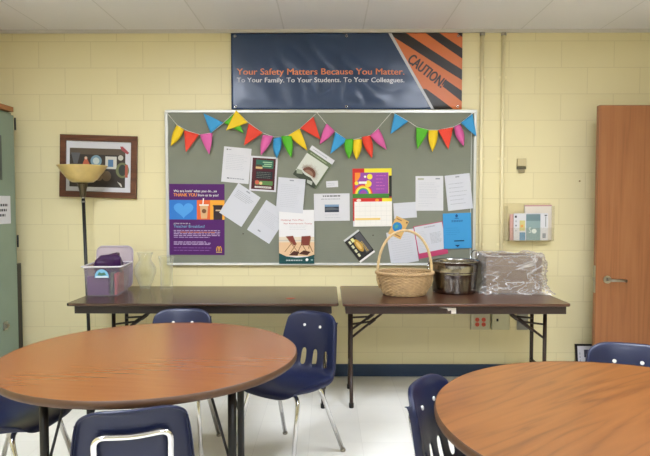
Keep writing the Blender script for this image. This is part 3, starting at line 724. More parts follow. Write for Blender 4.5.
for i, (c, a, b_, t) in enumerate(PEN):
    A, B_, T_ = [at(*q, YS) for q in (a, b_, t)]
    wd = (B_-A).length; curl = max(0, .115-wd)*.9+.004
    yo = -.0035-.002*(i % 2)-(.006 if i == 5 else 0)
    NT, NS = 8, 6; vv = []
    for jt in range(NT+1):
        q = jt/NT; L0 = A.lerp(T_, q); R0 = B_.lerp(T_, q)
        bulge = curl*.30*math.sin(PI*q)
        dirx = (B_-A).normalized()
        L0 = L0-dirx*bulge; R0 = R0+dirx*bulge
        for js in range(NS+1):
            u = js/NS; p = L0.lerp(R0, u)
            p.y += yo-(curl*.35*math.sin(PI*u)+.012*q*q*(1 if curl > .02 else .4))*(1-.35*q)
            vv.append(p-bun.location)
    ff = [(jt*(NS+1)+js, jt*(NS+1)+js+1, (jt+1)*(NS+1)+js+1, (jt+1)*(NS+1)+js) for jt in range(NT) for js in range(NS)]
    m = MB(); m.add(vv, ff, True)
    o = m.build('pennant', pm('pennant paper '+c, COL[c], .6, spec=.3), bun, fixn=False)
    sd = o.modifiers.new('solid', 'SOLIDIFY'); sd.thickness = .0012

# banner ------------------------------------------------------------------
NV_ = pm('navy vinyl', (48, 67, 98), .26, spec=.6, var=.06, vscale=4)
bA, bB = at(231, 33.3, D-.01), at(461.6, 109.3, D-.01)
BW, BH = bB.x-bA.x, bA.z-bB.z
ban = thing('banner', 'long navy safety banner with an orange caution tape end above the bulletin board', 'banner', ((bA.x+bB.x)/2, D-.012, bB.z))
def wob(x, z):                               # creases of the hung vinyl (kept small)
    e = min(1, min(x, BW-x, z, BH-z)/.08)
    c1 = math.exp(-((x-.85)/.45)**2-((z-.22)/.3)**2)
    return -.010*e*mnoise.noise(Vector((x*2.2, z*2.6, 3.1)))-.022*e*c1*abs(mnoise.noise(Vector((x*7+z*6, z*5-x*2, 9.3))))
bm_ = MB(); NX, NZ = 110, 40
vv = [(-BW/2+BW*i/NX, wob(BW*i/NX, BH*j/NZ), BH*j/NZ) for j in range(NZ+1) for i in range(NX+1)]
bm_.add(vv, [(j*(NX+1)+i, j*(NX+1)+i+1, (j+1)*(NX+1)+i+1, (j+1)*(NX+1)+i) for j in range(NZ) for i in range(NX)], True)
bo = bm_.build('vinyl_sheet', NV_, ban, fixn=False)
sd = bo.modifiers.new('solid', 'SOLIDIFY'); sd.thickness = .001; sd.offset = 1
def bpoly(mb, pts, m, k):                    # printed area cut into a fine mesh that follows the vinyl; pts in photo-independent banner units (0..1, v down)
    bm2 = bmesh.new()
    vs2 = [bm2.verts.new(((u-.5)*BW, 0, (1-v)*BH)) for u, v in pts]; bm2.faces.new(vs2)
    for ax, a0, a1, st_ in (('x', -BW/2, BW/2, .03), ('z', 0, BH, .03)):
        q = a0
        while q < a1:
            co = (q, 0, 0) if ax == 'x' else (0, 0, q); no = (1, 0, 0) if ax == 'x' else (0, 0, 1)
            bmesh.ops.bisect_plane(bm2, geom=bm2.verts[:]+bm2.edges[:]+bm2.faces[:], plane_co=co, plane_no=no); q += st_
    bm2.verts.index_update(); mb.use(m)
    mb.add([(v.co.x, wob(v.co.x+BW/2, v.co.z)-.0018-.0004*k, v.co.z) for v in bm2.verts], [tuple(v.index for v in f.verts) for f in bm2.faces], True); bm2.free()
def btext(mb, body, u, v, cap, width, m, bold=0, rot=0, k=3):
    vv, ff = text_geo(body); x0 = min(p[0] for p in vv); x1 = max(p[0] for p in vv)
    sx = width*BW/(x1-x0); sz = cap*BH/.70; cr, sr = math.cos(rot), math.sin(rot); mb.use(m)
    for i, bo in enumerate((-bold, 0, bold)):
        out = []
        for px_, py_ in vv:
            X, Z = (px_-x0+bo)*sx, (py_+(.5*bold if i == 1 else 0))*sz; x, z = (u-.5)*BW+X*cr-Z*sr, (1-v)*BH+X*sr+Z*cr
            out.append((x, wob(x+BW/2, z)-.0018-.0004*k-.0001*i, z))
        mb.add(out, ff, False)
def bu(zx, zy): return ((350+zx/5.417-231)/230.6, (30+zy/5.417-33.3)/76.0)
OR, BK = pm('orange vinyl', (206, 112, 60), .38), pm('black vinyl', (44, 38, 36), .38)
pr = MB()
cl = lambda p: (min(1, max(0, p[0])), min(1, max(0, p[1])))
bpoly(pr, [cl(bu(210, 18)), cl(bu(450, 430)), (1, 1), (1, 0)], OR, 0)
for poly in ([(212, 18), (300, 18), (606, 216), (606, 272), (235, 40)], [(405, 18), (480, 18), (606, 102), (606, 156)], [(520, 272), (606, 330), (606, 388), (500, 306)], [(385, 318), (412, 320), (560, 430), (450, 430)], [(575, 18), (606, 18), (606, 42)]):
    bpoly(pr, [cl(bu(*q)) for q in poly], BK, 1)
bpoly(pr, [cl(bu(204, 18)), cl(bu(440, 430)), cl(bu(456, 430)), cl(bu(222, 18))], pm('white vinyl', (196, 196, 200), .4), 2)
u_, v_ = bu(306, 172); btext(pr, 'CAUTION!', u_, v_, .135, .185, BK, .045, -.66)
pr.build('caution_print', None, ban, fixn=False)
tx = MB()
btext(tx, 'Your Safety Matters Because You Matter.', .025, .545, .082, .725, pm('orange lettering', (222, 132, 84), .4), .016)
btext(tx, 'To Your Family. To Your Students. To Your Colleagues.', .025, .645, .062, .725, pm('white lettering', (214, 214, 220), .4), .012)
tx.build('lettering', None, ban, fixn=False)
for u in (.018, .5, .982):
    for v in (.04, .965):
        g = MB(); x, z = (u-.5)*BW, (1-v)*BH; g.tube([(x+.008*math.cos(k*PI/6), -.004, z+.008*math.sin(k*PI/6)) for k in range(12)], .0028, 6, closed=True); g.build('grommet', m_chrome, ban)

# framed picture -------------------------------------------------------------
s = Sheet('x', None, None, [(61.3, 134.4), (138, 136.6), (137.3, 198.6), (60.6, 196.8)], m_paper, D-.005)
fw_, fh_ = s.w, s.h
pic = thing('framed_picture', 'wood framed collage picture hanging behind the floor lamp', 'picture', s.c); pic.rotation_euler = (0, -s.a, 0)
m_fr = wood_mat('reddish brown frame', (66, 36, 22), (92, 52, 32), (108, 64, 40), along='x', rough=.35, band=.3)
f = MB(); b_ = .047
def bar(p0, p1, p2, p3):
    f.add([(x, y, z) for (x, z) in (p0, p1, p2, p3) for y in (-.026, -.001)], [(0, 2, 4, 6), (1, 7, 5, 3), (0, 1, 3, 2), (2, 3, 5, 4), (4, 5, 7, 6), (6, 7, 1, 0)], False)
a_, c_ = fw_/2, fh_/2
bar((-a_, c_), (a_, c_), (a_-b_, c_-b_), (-a_+b_, c_-b_)); bar((-a_, -c_), (-a_+b_, -c_+b_), (a_-b_, -c_+b_), (a_, -c_))
bar((-a_, -c_), (-a_, c_), (-a_+b_, c_-b_), (-a_+b_, -c_+b_)); bar((a_, c_), (a_, -c_), (a_-b_, -c_+b_), (a_-b_, c_-b_))
f.build('frame', m_fr, pic, bevel=.004)
s.m = MB(); s.t = .012; s.w, s.h = fw_-2*b_+.01, fh_-2*b_+.01
s.m.use(m_paper); s.m.box(-s.w/2, s.w/2, -.006, .002, -s.h/2, s.h/2)
s.rect(.06, .15, .90, .90, ink((64, 58, 52))); s.rect(.06, .15, .90, .27, ink((96, 84, 70)))
s.poly([(.08, .24), (.22, .24), (.18, .45), (.12, .45)], ink((96, 96, 98))); s.poly([(.25, .48), (.29, .34), (.32, .34), (.37, .48)], ink((196, 104, 76))); s.disc(.305, .34, .022, ink((222, 190, 160)))
s.disc(.46, .39, .085, ink((120, 150, 164))); s.disc(.46, .39, .05, ink((190, 200, 196))); s.rect(.60, .30, .77, .54, ink((206, 204, 192))); s.rect(.64, .36, .72, .5, ink((96, 130, 160))); s.disc(.83, .32, .04, ink((190, 186, 176)))
s.disc(.86, .56, .10, ink((112, 118, 84)), .15); s.disc(.86, .56, .06, ink((60, 64, 60)), .11); s.rect(.9, .45, .94, .7, ink((170, 92, 74))); s.disc(.62, .68, .07, ink((112, 96, 76)), .1); s.disc(.5, .7, .06, ink((130, 110, 84)), .08)
s.poly([(.82, .10), (.86, .10), (.96, .22), (.93, .25), (.84, .17)], ink((168, 84, 86))); s.poly([(.78, .78), (.84, .82), (.86, .88), (.84, .88)], ink((200, 196, 186)))
s.m.build('print', None, pic, fixn=False).location = (0, -.004, 0)
# thermostat, conduits, wall plates, nail --------------------------------------
m_paintbox = pm('painted conduit', (238, 226, 182), .42)
for px, py1, lab in ((480.5, 316, 'left one of the two painted conduits running down beside the board'), (501.5, 316, 'right one of the two painted conduits running down the wall')):
    xt = at(px, 200, D-.012).x; zb_ = at(px, py1, D).z
    con = thing('wall_conduit', lab, 'conduit', (xt, D, 0))
    MB().tube([(0, -.014, zb_), (0, -.014, ZC-.0245)], .0135, 14).build('pipe', m_paintbox, con)
    MB().tube([(0, -.014, ZC-.048), (0, -.014, ZC-.026)], .02, 14).build('collar', m_satin, con)
    for zz in (1.05, 1.72, 2.35): MB().box(-.03, .03, -.004, -.0003, zz-.009, zz+.009).build('strap', m_paintbox, con)
def plate(nm, lab, px0, py0, px1, py1, col, fn, dep=.035):
    a, b_ = at(px0, py0, D-.03), at(px1, py1, D-.03); w_, h_ = b_.x-a.x, a.z-b_.z
    o = thing(nm, lab, 'outlet', ((a.x+b_.x)/2, D, (a.z+b_.z)/2))
    MB().box(-w_/2, w_/2, -dep, -.0005, -h_/2, h_/2).build('box', pm('plate '+nm+str(col[0]), col, .45), o, bevel=.005); fn(o, w_, h_, dep)
def orange_sockets(o, w_, h_, dep):
    for sx in (-1, 1):
        for sz in (-1, 1):
            q = MB(); q.tube([(sx*w_*.17, -dep-.004, sz*h_*.15), (sx*w_*.17, -dep+.004, sz*h_*.15)], .0165, 16)
            so_ = q.build('socket', pm('orange plastic', (206, 74, 46), .4), o)
            e = MB()
            for k in (-1, 1): e.box(sx*w_*.17+k*.006-.0012, sx*w_*.17+k*.006+.0012, -dep-.0048, -dep-.0035, sz*h_*.15-.004, sz*h_*.15+.004)
            e.build('slot', m_black, so_)
plate('power_outlet', 'wall outlet box with four orange sockets under the brown table', 471, 314, 489.5, 329.8, (196, 190, 158), orange_sockets)
plate('data_outlet', 'cream wall box with one black jack beside the orange sockets', 492, 313.5, 509.5, 329.8, (200, 196, 160), lambda o, w_, h_, dep: MB().box(-w_*.2-.008, -w_*.2+.008, -dep-.002, -dep+.002, h_*.1-.01, h_*.1+.012).build('jack', m_black, o))
plate('wall_plate', 'grey metal wall plate behind the right legs of the brown table', 518, 314.5, 529, 330.5, (140, 138, 128), lambda o, w_, h_, dep: MB().tube([(0, -dep-.002, 0), (0, -dep+.002, 0)], .006, 10).build('screw', m_satin, o), .012)
a, b_ = at(516.6, 158.6, D), at(525.3, 173, D)
th_ = thing('thermostat', 'small beige wall sensor with a dark lower half above the brochure rack', 'thermostat', ((a.x+b_.x)/2, D, (a.z+b_.z)/2))
w_, h_ = b_.x-a.x, a.z-b_.z
MB().box(-w_/2, w_/2, -.026, -.0005, -h_*.05, h_/2).build('cover', pm('beige plastic', (196, 182, 140), .45), th_, bevel=.004)
MB().box(-w_/2, w_/2, -.022, -.0005, -h_*.25, -h_*.05-.001).build('sensor_window', pm('smoked plastic', (92, 86, 66), .3), th_, bevel=.003)
MB().box(-w_/2+.012, w_/2-.012, -.026, -.0005, -h_/2, -h_*.25-.001).build('lower_cover', pm('beige plastic dark', (160, 148, 112), .45), th_, bevel=.004)
p = at(579, 181.5, D); n_ = MB(); n_.tube([(0, 0, 0), (0, -.012, .003)], .003, 8); n_.tube([(0, -.012, .003), (0, -.014, .003)], .006, 8)
tag(n_.build('nail', pm('brass nail', (150, 110, 60), .4), loc=(p.x, D-.001, p.z)), 'small nail in the wall left of the wooden door', 'nail')

# brochure rack -----------------------------------------------------------------
YRk = D-.08
a, b_ = at(507, 203, YRk), at(553.5, 241, YRk); w_, h_ = b_.x-a.x, a.z-b_.z
rk = thing('brochure_holder', 'clear acrylic brochure holder on the wall left of the door', 'brochure holder', ((a.x+b_.x)/2, D, b_.z))
m_acr = film_mat('clear acrylic', (252, 251, 248), .02, .16, .08)
q = MB()
q.box(-w_/2, w_/2, -.007, -.002, 0, h_); q.box(-w_/2, -w_/2+.004, -.095, -.007, 0, h_*.92); q.box(w_/2-.004, w_/2, -.095, -.007, 0, h_*.92); q.box(-w_/2+.004, w_/2-.004, -.095, -.007, 0, .004); q.box(-w_/2+.004, w_/2-.004, -.095, -.091, .004, h_*.35)
q.build('tray', m_acr, rk)
def leaf(lab, px0, px1, py0, py1, y, base, fn, thick):
    s = Sheet('leaflet', lab, 'leaflet', [(px0, py0), (px1, py0), (px1, py1), (px0, py1)], base, y, thick); fn(s)
    o = s.done(); o.location.z = rk.location.z+.0045+s.h/2
    return o
def lf_front(s):
    s.rect(0, .03, .28, 1, m_paper); s.rect(.03, .08, .09, .16, K); s.rect(.05, .26, .08, .32, G1); s.rect(.05, .42, .08, .48, K); s.rect(.05, .62, .08, .66, G1)
    s.rect(.17, .26, .33, .64, ink((206, 196, 130))); s.rect(.2, .42, .28, .52, ink((220, 160, 90))); s.rect(.17, .70, .34, 1, ink((110, 146, 176))); s.rect(.36, .03, .78, 1, ink((138, 160, 160))); s.rect(.36, .03, .78, .28, ink((112, 134, 138)))
    s.text('Se', .44, .72, .2, ink((214, 222, 220)), .16); s.disc(.60, .66, .07, ink((214, 222, 220))); s.rect(.78, .03, 1, 1, m_paper); s.rect(.9, .06, .97, .10, K); s.rect(.92, .12, .95, .5, ink((150, 156, 150))); s.rect(.84, .74, .94, .92, G1)
leaf('white and grey blue leaflet at the front of the brochure holder', 513.5, 547.5, 213, 240, D-.068, m_paper, lf_front, .006)
leaf('pink edged leaflet standing behind at the left of the brochure holder', 509.5, 530, 214, 240, D-.05, pm('pink leaflet', (206, 160, 150), .6), lambda s: s.lines(.2, .8, .1, .3, 3, G1, .02, .2), .008)
leaf('tall white booklet standing at the back of the brochure holder', 524, 551, 205, 240, D-.02, pm('pale booklet', (220, 210, 196), .6), lambda s: s.rect(0, 0, 1, .04, ink((196, 150, 150))), .012)

# small framed sign on the floor ---------------------------------------------------
a = at(575, 344, D-.03); b_ = at(593, 344, D-.03); w_ = b_.x-a.x+.06; h_ = a.z+.004
sg = thing('framed_sign', 'small black framed paper leaning on the wall by the door', 'picture frame', (a.x+w_/2, D-.075, 0)); sg.rotation_euler = (-.17, 0, 0)
q = MB(); t_ = .014
q.box(-w_/2, w_/2, -.008, .008, 0, t_); q.box(-w_/2, w_/2, -.008, .008, h_-t_, h_); q.box(-w_/2, -w_/2+t_, -.008, .008, t_, h_-t_); q.box(w_/2-t_, w_/2, -.008, .008, t_, h_-t_)
q.build('frame', m_black, sg)
q = MB(); q.use(m_paper); q.box(-w_/2+t_, w_/2-t_, -.004, .006, t_, h_-t_); q.use(ink((60, 60, 76))); q.box(-.035, .0, -.0046, -.0039, h_*.62, h_*.84); q.use(G1)
for k in range(5): q.box(-w_/2+.03, -w_/2+.036, -.0046, -.0039, h_*(.3+.1*k), h_*(.36+.1*k))
q.build('insert', None, sg)

# ------------------------------------------------------------------ floor lamp
LY = 4.27
lp0 = at(87.2, 300, LY); 
lamp = thing('floor_lamp', 'black torchiere floor lamp with an amber glass bowl shade beside the table', 'floor lamp', (lp0.x, LY, 0))
top = at(82.6, 183, LY)-lamp.location; lean = top.x/(top.z-.737)
zs0 = top.z
lamp.rotation_euler = (0, 0, 0)
axis = Vector((lean, 0, 1))
def ax(z): return Vector((lean*(z-.75), 0, z))
MB().lathe([(.0, 0), (.135, 0), (.14, .008), (.135, .018), (.06, .028), (.02, .04), (.013, .06)], 36, ax(0).x, 0).build('base', m_black, lamp)
MB().tube([ax(.03), ax(zs0-.10)], .0125, 14).build('pole', m_black, lamp)
for z in (zs0-.115, zs0-.145): MB().tube([ax(z), ax(z+.012)], .015, 14).build('ring', m_satin, lamp)
xs = ax(zs0).x
MB().lathe([(.012, zs0-.11), (.02, zs0-.10), (.024, zs0-.06), (.036, zs0-.012), (.04, zs0), (.01, zs0+.004)], 24, xs, 0).build('socket_cup', pm('antique bronze', (92, 82, 62), .35, .7), lamp)
m_amber = pm('amber alabaster glass', (212, 184, 116), .3, var=.08, vscale=14, coat=.3)
R_ = 24*LY/F_PX; hz = at(82, 166, LY).z-top.z
prof = [(.038, 0), (.075, .005), (.105, .028), (.13, .06), (.152, .088), (R_-.008, hz-.006), (R_, hz)]
inner = [(R_-.001, hz+.003), (R_-.010, hz-.001), (.149, .094), (.126, .066), (.10, .034), (.072, .011), (.038, .006)]
MB().lathe([(r, z+zs0) for r, z in prof+inner], 40, xs, 0, closed=True).build('lamp_shade', m_amber, lamp)

# ------------------------------------------------------------------ things on the dark table
# plastic bin
cA, cB = on(88, 296.5, TZ), on(118.5, 296, TZ)
bwid = (cB-cA).length; brz = .10; bdep = .30
binc = thing('storage_bin', 'clear plastic bin with an open lid holding purple things on the dark table', 'bin', ((cA.x+cB.x)/2-.0, cA.y, TZ), brz)
m_bin = film_mat('milky clear plastic', (236, 230, 236), .08, .38, .2)
hh = .205
def frustum(mb, w0, w1, y00, y01, y10, y11, z0, z1):
    mb.add([(-w0, y00, z0), (w0, y00, z0), (w0, y01, z0), (-w0, y01, z0), (-w1, y10, z1), (w1, y10, z1), (w1, y11, z1), (-w1, y11, z1)], [(0,1,5,4), (1,2,6,5), (2,3,7,6), (3,0,4,7)], False)
q = MB(); w0, w1 = bwid/2, bwid/2+.018
frustum(q, w0, w1, 0, bdep-.02, -.014, bdep, .003, hh); frustum(q, w0-.003, w1-.003, .003, bdep-.023, -.011, bdep-.003, .006, hh)
q.box(-w0, w0, 0, bdep-.02, .001, .005)
q.build('bin_body', m_bin, binc)
q = MB(); rr = [(x, y+bdep/2-.007) for x, y in round_rect(2*w1+.03, bdep+.04, .03, 4)]; q.tube([(x, y, hh) for x, y in rr], .006, 8, closed=True); q.build('rim', pm('milky rim plastic', (206, 200, 204), .35), binc)
lid_m = film_mat('milky lid plastic', (222, 212, 224), .40, .7, .3)
q = MB(); n = 0; rr = round_rect(2*w1+.02, .30, .04, 5); q.prism([(x, z+.14) for x, z in rr], 0, .006); q.tube([(x, .003, z+.14) for x, z in rr], .008, 8, closed=True)
lid = q.build('lid', lid_m, binc); lid.location = (-.012, bdep+.035, .026); lid.rotation_euler = (-.12, 0, -.05)
q = MB(); q.prism([(.045*math.cos(PI*k/12), .038*math.sin(PI*k/12)-.01) for k in range(13)], 0, .0012)
q.cur = 0; st_o = None
q2 = MB(); q2.use(ink((120, 176, 206))); q2.prism([(.046*math.cos(PI*k/12), .05*math.sin(PI*k/12)-.01) for k in range(13)]+[(-.046, -.018), (.046, -.018)], -.0012, 0)
q2.use(ink((70, 110, 90))); q2.prism([(-.03, .0), (.0, -.004), (.03, .002), (.018, .02), (.0, .014), (-.016, .022)], -.0018, -.0012)
q2.use(ink((226, 230, 228))); q2.prism([(-.04, -.016), (.04, -.016), (.04, -.008), (-.04, -.008)], -.0018, -.0012)
so_ = q2.build('sticker', None, binc); so_.location = (.0, -.0135, .148); so_.rotation_euler = (.07, 0, 0)
BM = Matrix.Translation(binc.location) @ Matrix.Rotation(brz, 4, 'Z')
def inbin(name, lab, cat, mb, mat_, loc, rot=(0, 0, 0), bevel=.003):
    o = mb.build(name, mat_, bevel=bevel); L_ = BM @ Vector(loc); o.location = L_; o.rotation_euler = (rot[0], rot[1], rot[2]+brz); return tag(o, lab, cat)
m_purp = pm('purple card', (96, 38, 112), .45); m_dpurp = pm('dark purple plastic', (52, 18, 66), .3, var=.2, vscale=20)
inbin('folder', 'bright purple folder standing at the front of the plastic bin', 'folder', MB().box(-.085, .055, 0, .02, 0, .13), m_purp, (-.018, .012, .008))
inbin('folder', 'green folder edge standing in the right front of the plastic bin', 'folder', MB().box(0, .014, 0, .20, 0, .15), pm('green card', (70, 104, 70), .5), (.048, .02, .008), bevel=.002)
inbin('folder', 'red folder edge standing in the right corner of the plastic bin', 'folder', MB().box(0, .014, 0, .20, 0, .145), pm('red card', (206, 76, 72), .5), (.074, .02, .008), bevel=.002)
# crumpled purple bag on top
q = MB(); NXg, NYg = 16, 10; vv = []
for j in range(NYg+1):
    for i in range(NXg+1):
        a = 2*PI*i/NXg; b2 = PI*j/NYg
        sx_ = math.copysign(abs(math.cos(a))**.5, math.cos(a))*math.sin(b2)**.5; sy_ = math.copysign(abs(math.sin(a))**.5, math.sin(a))*math.sin(b2)**.5; sz_ = math.copysign(abs(math.cos(b2))**.7, math.cos(b2))
        p = Vector((sx_*.092, sy_*.06, sz_*.085)); d = mnoise.noise(p*28)*.018+mnoise.noise(p*60)*.006
        p = p*(1+d/.09); p.z += .02*p.x/.092; vv.append(p)
q.add(vv, [(j*(NXg+1)+i, j*(NXg+1)+i+1, (j+1)*(NXg+1)+i+1, (j+1)*(NXg+1)+i) for j in range(NYg) for i in range(NXg)], False)
inbin('plastic_bag', 'crumpled dark purple bag on top inside the plastic bin', 'bag', q, m_dpurp, (.0, .15, .190), bevel=0)
inbin('book_stack', 'dark purple book lying deep inside the plastic bin', 'book', MB().box(-.075, .04, 0, .2, 0, .07), pm('plum cloth', (70, 44, 86), .5), (-.015, .06, .007))
# vases
m_glass = film_mat('clear glass', (249, 249, 244), .015, .34, .03)
def vase(lab, px, py, prof, n=36):
    p = on(px, py, TZ); q = MB(); q.lathe(prof, n, closed=True)
    return tag(q.build('glass_vase', m_glass, loc=(p.x, p.y, TZ+.0005)), lab, 'vase')
out = [(.001, 0), (.034, 0), (.038, .008), (.044, .03), (.062, .075), (.078, .12), (.080, .15), (.066, .182), (.048, .205), (.044, .222), (.050, .25), (.060, .272)]
inn = [(.0575, .2725), (.0475, .25), (.0415, .222), (.0455, .205), (.0635, .181), (.077, .149), (.075, .12), (.059, .076), (.041, .034), (.034, .02), (.001, .018)]
vase('round bellied clear glass vase between the plastic bin and the cylinder vase', 145.5, 289, out+inn)
out = [(.001, 0), (.043, 0), (.046, .006), (.045, .03), (.044, .12), (.048, .19), (.058, .235), (.061, .243)]
inn = [(.0585, .2435), (.0555, .235), (.0455, .19), (.0415, .12), (.042, .034), (.035, .028), (.001, .026)]
vase('narrow clear glass cylinder vase under the corner of the bulletin board', 166.8, 289, out+inn)

# ------------------------------------------------------------------ things on the brown table
# wicker basket
p = on(404.5, 294.5, TZ); sb_ = F_PX/p.y
bas = thing('wicker_basket', 'round natural wicker basket with a tall arched handle', 'basket', (p.x, p.y, TZ))
m_wick = pm('natural wicker', (184, 154, 112), .6, var=.16, vscale=40); m_wick2 = pm('pale wicker handle', (206, 178, 130), .5, var=.1, vscale=30)
Rt, Rb, Hb, syy = 27.5/sb_, 20.5/sb_, .152, .85
q = MB(); rows = 14; N = 96
for i in range(rows):
    t = i/(rows-1); R0 = Rb+(Rt-Rb)*t**.8; z = .008+t*(Hb-.016)
    pts = []
    for k in range(N):
        a = 2*PI*k/N; off = .0035*math.sin(a*24+PI*(i % 2)); pts.append(((R0+off)*math.cos(a), (R0+off)*syy*math.sin(a), z))
    q.tube(pts, .0062, 6, closed=True)
for k in range(48):
    a = 2*PI*(k+.5)/48
    q.tube([((Rb+(Rt-Rb)*t**.8)*math.cos(a), (Rb+(Rt-Rb)*t**.8)*syy*math.sin(a), .004+t*(Hb-.008)) for t in (0, .25, .5, .75, 1)], .003, 5)
q.lathe([(0, .003), (Rb-.004, .003), (Rb-.004, .012), (0, .012)], 48, sy=syy)
q.build('woven_body', m_wick, bas)
q = MB()
for ph in (0, 2*PI/3, 4*PI/3):
    q.tube([((Rt+.004+.007*math.cos(24*a+ph))*math.cos(a), (Rt+.004+.007*math.cos(24*a+ph))*syy*math.sin(a), Hb+.004+.007*math.sin(24*a+ph)) for a in [2*PI*k/240 for k in range(240)]], .0062, 6, closed=True)
q.build('braided_rim', m_wick, bas)
q = MB(); Hh = (295-233.5)/sb_+.02
path = []
for k in range(41):
    a = PI*k/40; path.append((-(Rt-.002)*math.cos(a)*(1.0), 0, Hb-.05+(Hh-Hb+.05)*math.sin(a)**.75))
path = [(path[0][0]+.02, 0, .05)]+path+[(path[-1][0]-.02, 0, .05)]
q.tube(path, .009, 10)
for ph in (0, PI):
    tw = []
    for k in range(len(path)*4-3):
        i = k//4; t = (k % 4)/4; a_ = Vector(path[i]).lerp(Vector(path[min(i+1, len(path)-1)]), t)
        rad = (a_-Vector((0, 0, Hb))).normalized(); tw.append(a_+rad*.0075*math.cos(k*.55+ph)+Vector((0, .0075*math.sin(k*.55+ph), 0)))
    q.tube(tw, .0035, 5)
q.build('handle', m_wick2, bas)
# steel bucket
p = on(453.8, 292, TZ); sb_ = F_PX/p.y
buc = thing('steel_bucket', 'shiny stainless steel bucket with ring handles between basket and bagged box', 'bucket', (p.x, p.y, TZ))
Rt, Rb, Hb = 24.2/sb_, 21.0/sb_, .225
def br(z): return Rb+(Rt-Rb)*z/Hb
out = [(.0, .002), (Rb-.01, 0), (Rb, .006)]
for z in (.03, .10): out.append((br(z), z))
out += [(br(.135), .135), (br(.138)+.0015, .138), (br(.143)+.0015, .143), (br(.146), .146), (br(.15), .15), (br(.153)+.0015, .153), (br(.158)+.0015, .158), (br(.161), .161), (br(.2), .2), (Rt, Hb-.008), (Rt+.006, Hb-.006), (Rt+.008, Hb), (Rt+.005, Hb+.005), (Rt-.002, Hb+.003)]
inn = [(Rt-.003, Hb-.01), (br(.1)-.003, .1), (Rb-.004, .01), (0, .008)]
MB().lathe(out+inn, 56).build('bucket_body', m_steel, buc)
for sx, an in ((1, .5), (-1, -.35)):
    a = (0 if sx > 0 else PI)+an*(1 if sx > 0 else 1); cx, cy = (Rt+.006)*math.cos(a), (Rt+.006)*math.sin(a)
    h_ = MB(); tdir = Vector((-math.sin(a), math.cos(a), 0)); up = Vector((math.cos(a)*.25, math.sin(a)*.25, 1)).normalized() if sx > 0 else Vector((math.cos(a)*.15, math.sin(a)*.15, -1)).normalized()
    c0 = Vector((cx, cy, Hb-.012))+up*.04
    h_.tube([c0+tdir*.036*math.cos(k*PI/12)+up*.042*math.sin(k*PI/12) for k in range(24)], .0045, 8, closed=True)
    ho = h_.build('ring_handle', m_chrome, buc)
    e = MB(); e.tube([Vector((cx*.985, cy*.985, Hb-.028)), Vector((cx*1.03, cy*1.03, Hb-.012)), Vector((cx*.99, cy*.99, Hb+.004))], .007, 8); e.build('lug', m_steel, ho)
# box in a plastic bag
p0, p1 = on(486.5, 294, TZ), on(541, 293.5, TZ)
bxw = p1.x-p0.x; bxd = .26; bxh = .255
cbx = (p0.x+p1.x)/2; cby = p0.y+bxd/2+.01
box_t = thing('open_bin', 'grey brown open box inside the clear plastic bag', 'box', (cbx, cby, TZ+.004))
m_boxm = pm('grey brown board', (132, 114, 96), .6, var=.06)
q = MB(); t_ = .006
q.box(-bxw/2, bxw/2, -bxd/2, -bxd/2+t_, 0, bxh); q.box(-bxw/2, bxw/2, bxd/2-t_, bxd/2, 0, bxh); q.box(-bxw/2, -bxw/2+t_, -bxd/2+t_, bxd/2-t_, 0, bxh); q.box(bxw/2-t_, bxw/2, -bxd/2+t_, bxd/2-t_, 0, bxh)
q.box(-bxw/2+t_, bxw/2-t_, -bxd/2+t_, bxd/2-t_, 0, t_)
q.build('walls', m_boxm, box_t)
q = MB(); q.tube([(x, y, bxh) for x, y in round_rect(bxw, bxd, .01, 2)], .006, 6, closed=True); q.build('rim', m_boxm, box_t)
m_film = film_mat('clear plastic film', (238, 234, 230), .10, .60, .16)
nt_ = m_film.node_tree; N_ = nt_.nodes.new; LK = nt_.links.new
mx_ = [n for n in nt_.nodes if n.type == 'MIX_SHADER'][0]; mr_ = [n for n in nt_.nodes if n.type == 'MAP_RANGE'][0]
tc_ = N_('ShaderNodeTexCoord'); prev = mr_.outputs[0]
for sc_v, dist_, wid, amt in ((2.6, 2.4, .055, .50), (5.5, 1.2, .05, .38)):   # milky creases of the crumpled film, their highlights painted in as white streaks
    nz_ = N_('ShaderNodeTexNoise'); nz_.inputs['Scale'].default_value = sc_v; nz_.inputs['Detail'].default_value = 2; nz_.inputs['Distortion'].default_value = dist_
    mp_ = N_('ShaderNodeMapping'); mp_.inputs['Rotation'].default_value = (0, .7, 0); mp_.inputs['Scale'].default_value = (1, 1.5, 3.2); LK(tc_.outputs['Object'], mp_.inputs[0]); LK(mp_.outputs[0], nz_.inputs['Vector'])
    su = N_('ShaderNodeMath'); su.operation = 'SUBTRACT'; su.inputs[1].default_value = .5; LK(nz_.outputs['Fac'], su.inputs[0])
    ab = N_('ShaderNodeMath'); ab.operation = 'ABSOLUTE'; LK(su.outputs[0], ab.inputs[0])
    m2 = N_('ShaderNodeMapRange'); m2.inputs[1].default_value = 0; m2.inputs[2].default_value = wid; m2.inputs[3].default_value = amt; m2.inputs[4].default_value = 0; LK(ab.outputs[0], m2.inputs[0])
    m3 = N_('ShaderNodeMath'); m3.operation = 'MAXIMUM'; LK(prev, m3.inputs[0]); LK(m2.outputs[0], m3.inputs[1]); prev = m3.outputs[0]
LK(prev, mx_.inputs[0])
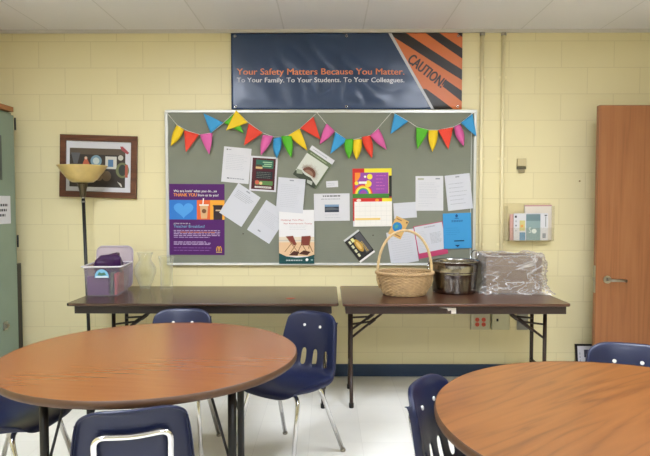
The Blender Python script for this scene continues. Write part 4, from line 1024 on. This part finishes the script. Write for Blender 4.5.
def bag():
    q = MB(); NA, NH = 260, 70; vv = []
    for j in range(NH+1):
        t = j/NH
        for k in range(NA):
            a = 2*PI*k/NA
            ca, sa = math.cos(a), math.sin(a); e = 2/7.0
            ux = math.copysign(abs(ca)**e, ca); uy = math.copysign(abs(sa)**e, sa)
            if t < .72:
                z = t/.72*(bxh+.012); inset = 0
            elif t < .80:
                z = bxh+.012+.006*math.sin((t-.72)/.08*PI); inset = (t-.72)/.08*.022
            else:
                z = bxh+.012-(t-.80)/.2*.10; inset = .022+.012*(t-.8)/.2
            sx_, sy_ = bxw/2+.012-inset, bxd/2+.012-inset
            P3 = Vector((ux*sx_, uy*sy_, z))
            n1 = mnoise.noise(Vector((ux*3.1+4, uy*2.3, z*7))); n2 = mnoise.noise(Vector((ux*6+z*22, uy*6-z*16, z*10+3)))
            n3 = abs(mnoise.noise(Vector((ux*bxw*16+z*26, uy*4+z*9, 7.7-z*13))))
            n4 = 1-abs(mnoise.noise(Vector((ux*bxw*9-z*8, uy*3+z*5, z*13+ux*2.2))))
            n5 = 1-abs(mnoise.noise(Vector((ux*bxw*30+z*18, uy*6, z*24-ux*5))))
            off = .004+.012*(n1*.5+.5)+.006*abs(n2)+.008*(1-n3)**3+.014*n4**5+.003*n5**4
            if ux < 0: off *= 1+ux*.55
            skirt = max(0, 1-z/.09)**2 if t < .72 else 0
            off += skirt*(.02+.03*max(0, ux)+.035*max(0, mnoise.noise(Vector((ux*2, uy*2, 1)))))
            lowl = 0
            if t < .72 or t < .8:
                P3 += Vector((ux*(off+lowl), uy*off, 0))
            else:
                P3 -= Vector((ux, uy, 0))*(.004+.012*abs(n2))
            if t >= .66: P3.z += .016*mnoise.noise(Vector((ux*4, uy*4, 5.5)))+.01*abs(n2)
            if skirt: P3.z += .006*abs(n2)
            P3.z = max(P3.z, .0005); vv.append(P3)
    q.add(vv, [(j*NA+k, j*NA+(k+1) % NA, (j+1)*NA+(k+1) % NA, (j+1)*NA+k) for j in range(NH) for k in range(NA)], True)
    return q
bo_ = bag().build('plastic_bag', m_film, loc=(cbx, cby, TZ+.001), fixn=False)
tag(bo_, 'crinkled clear plastic bag wrapped around the open box', 'bag')
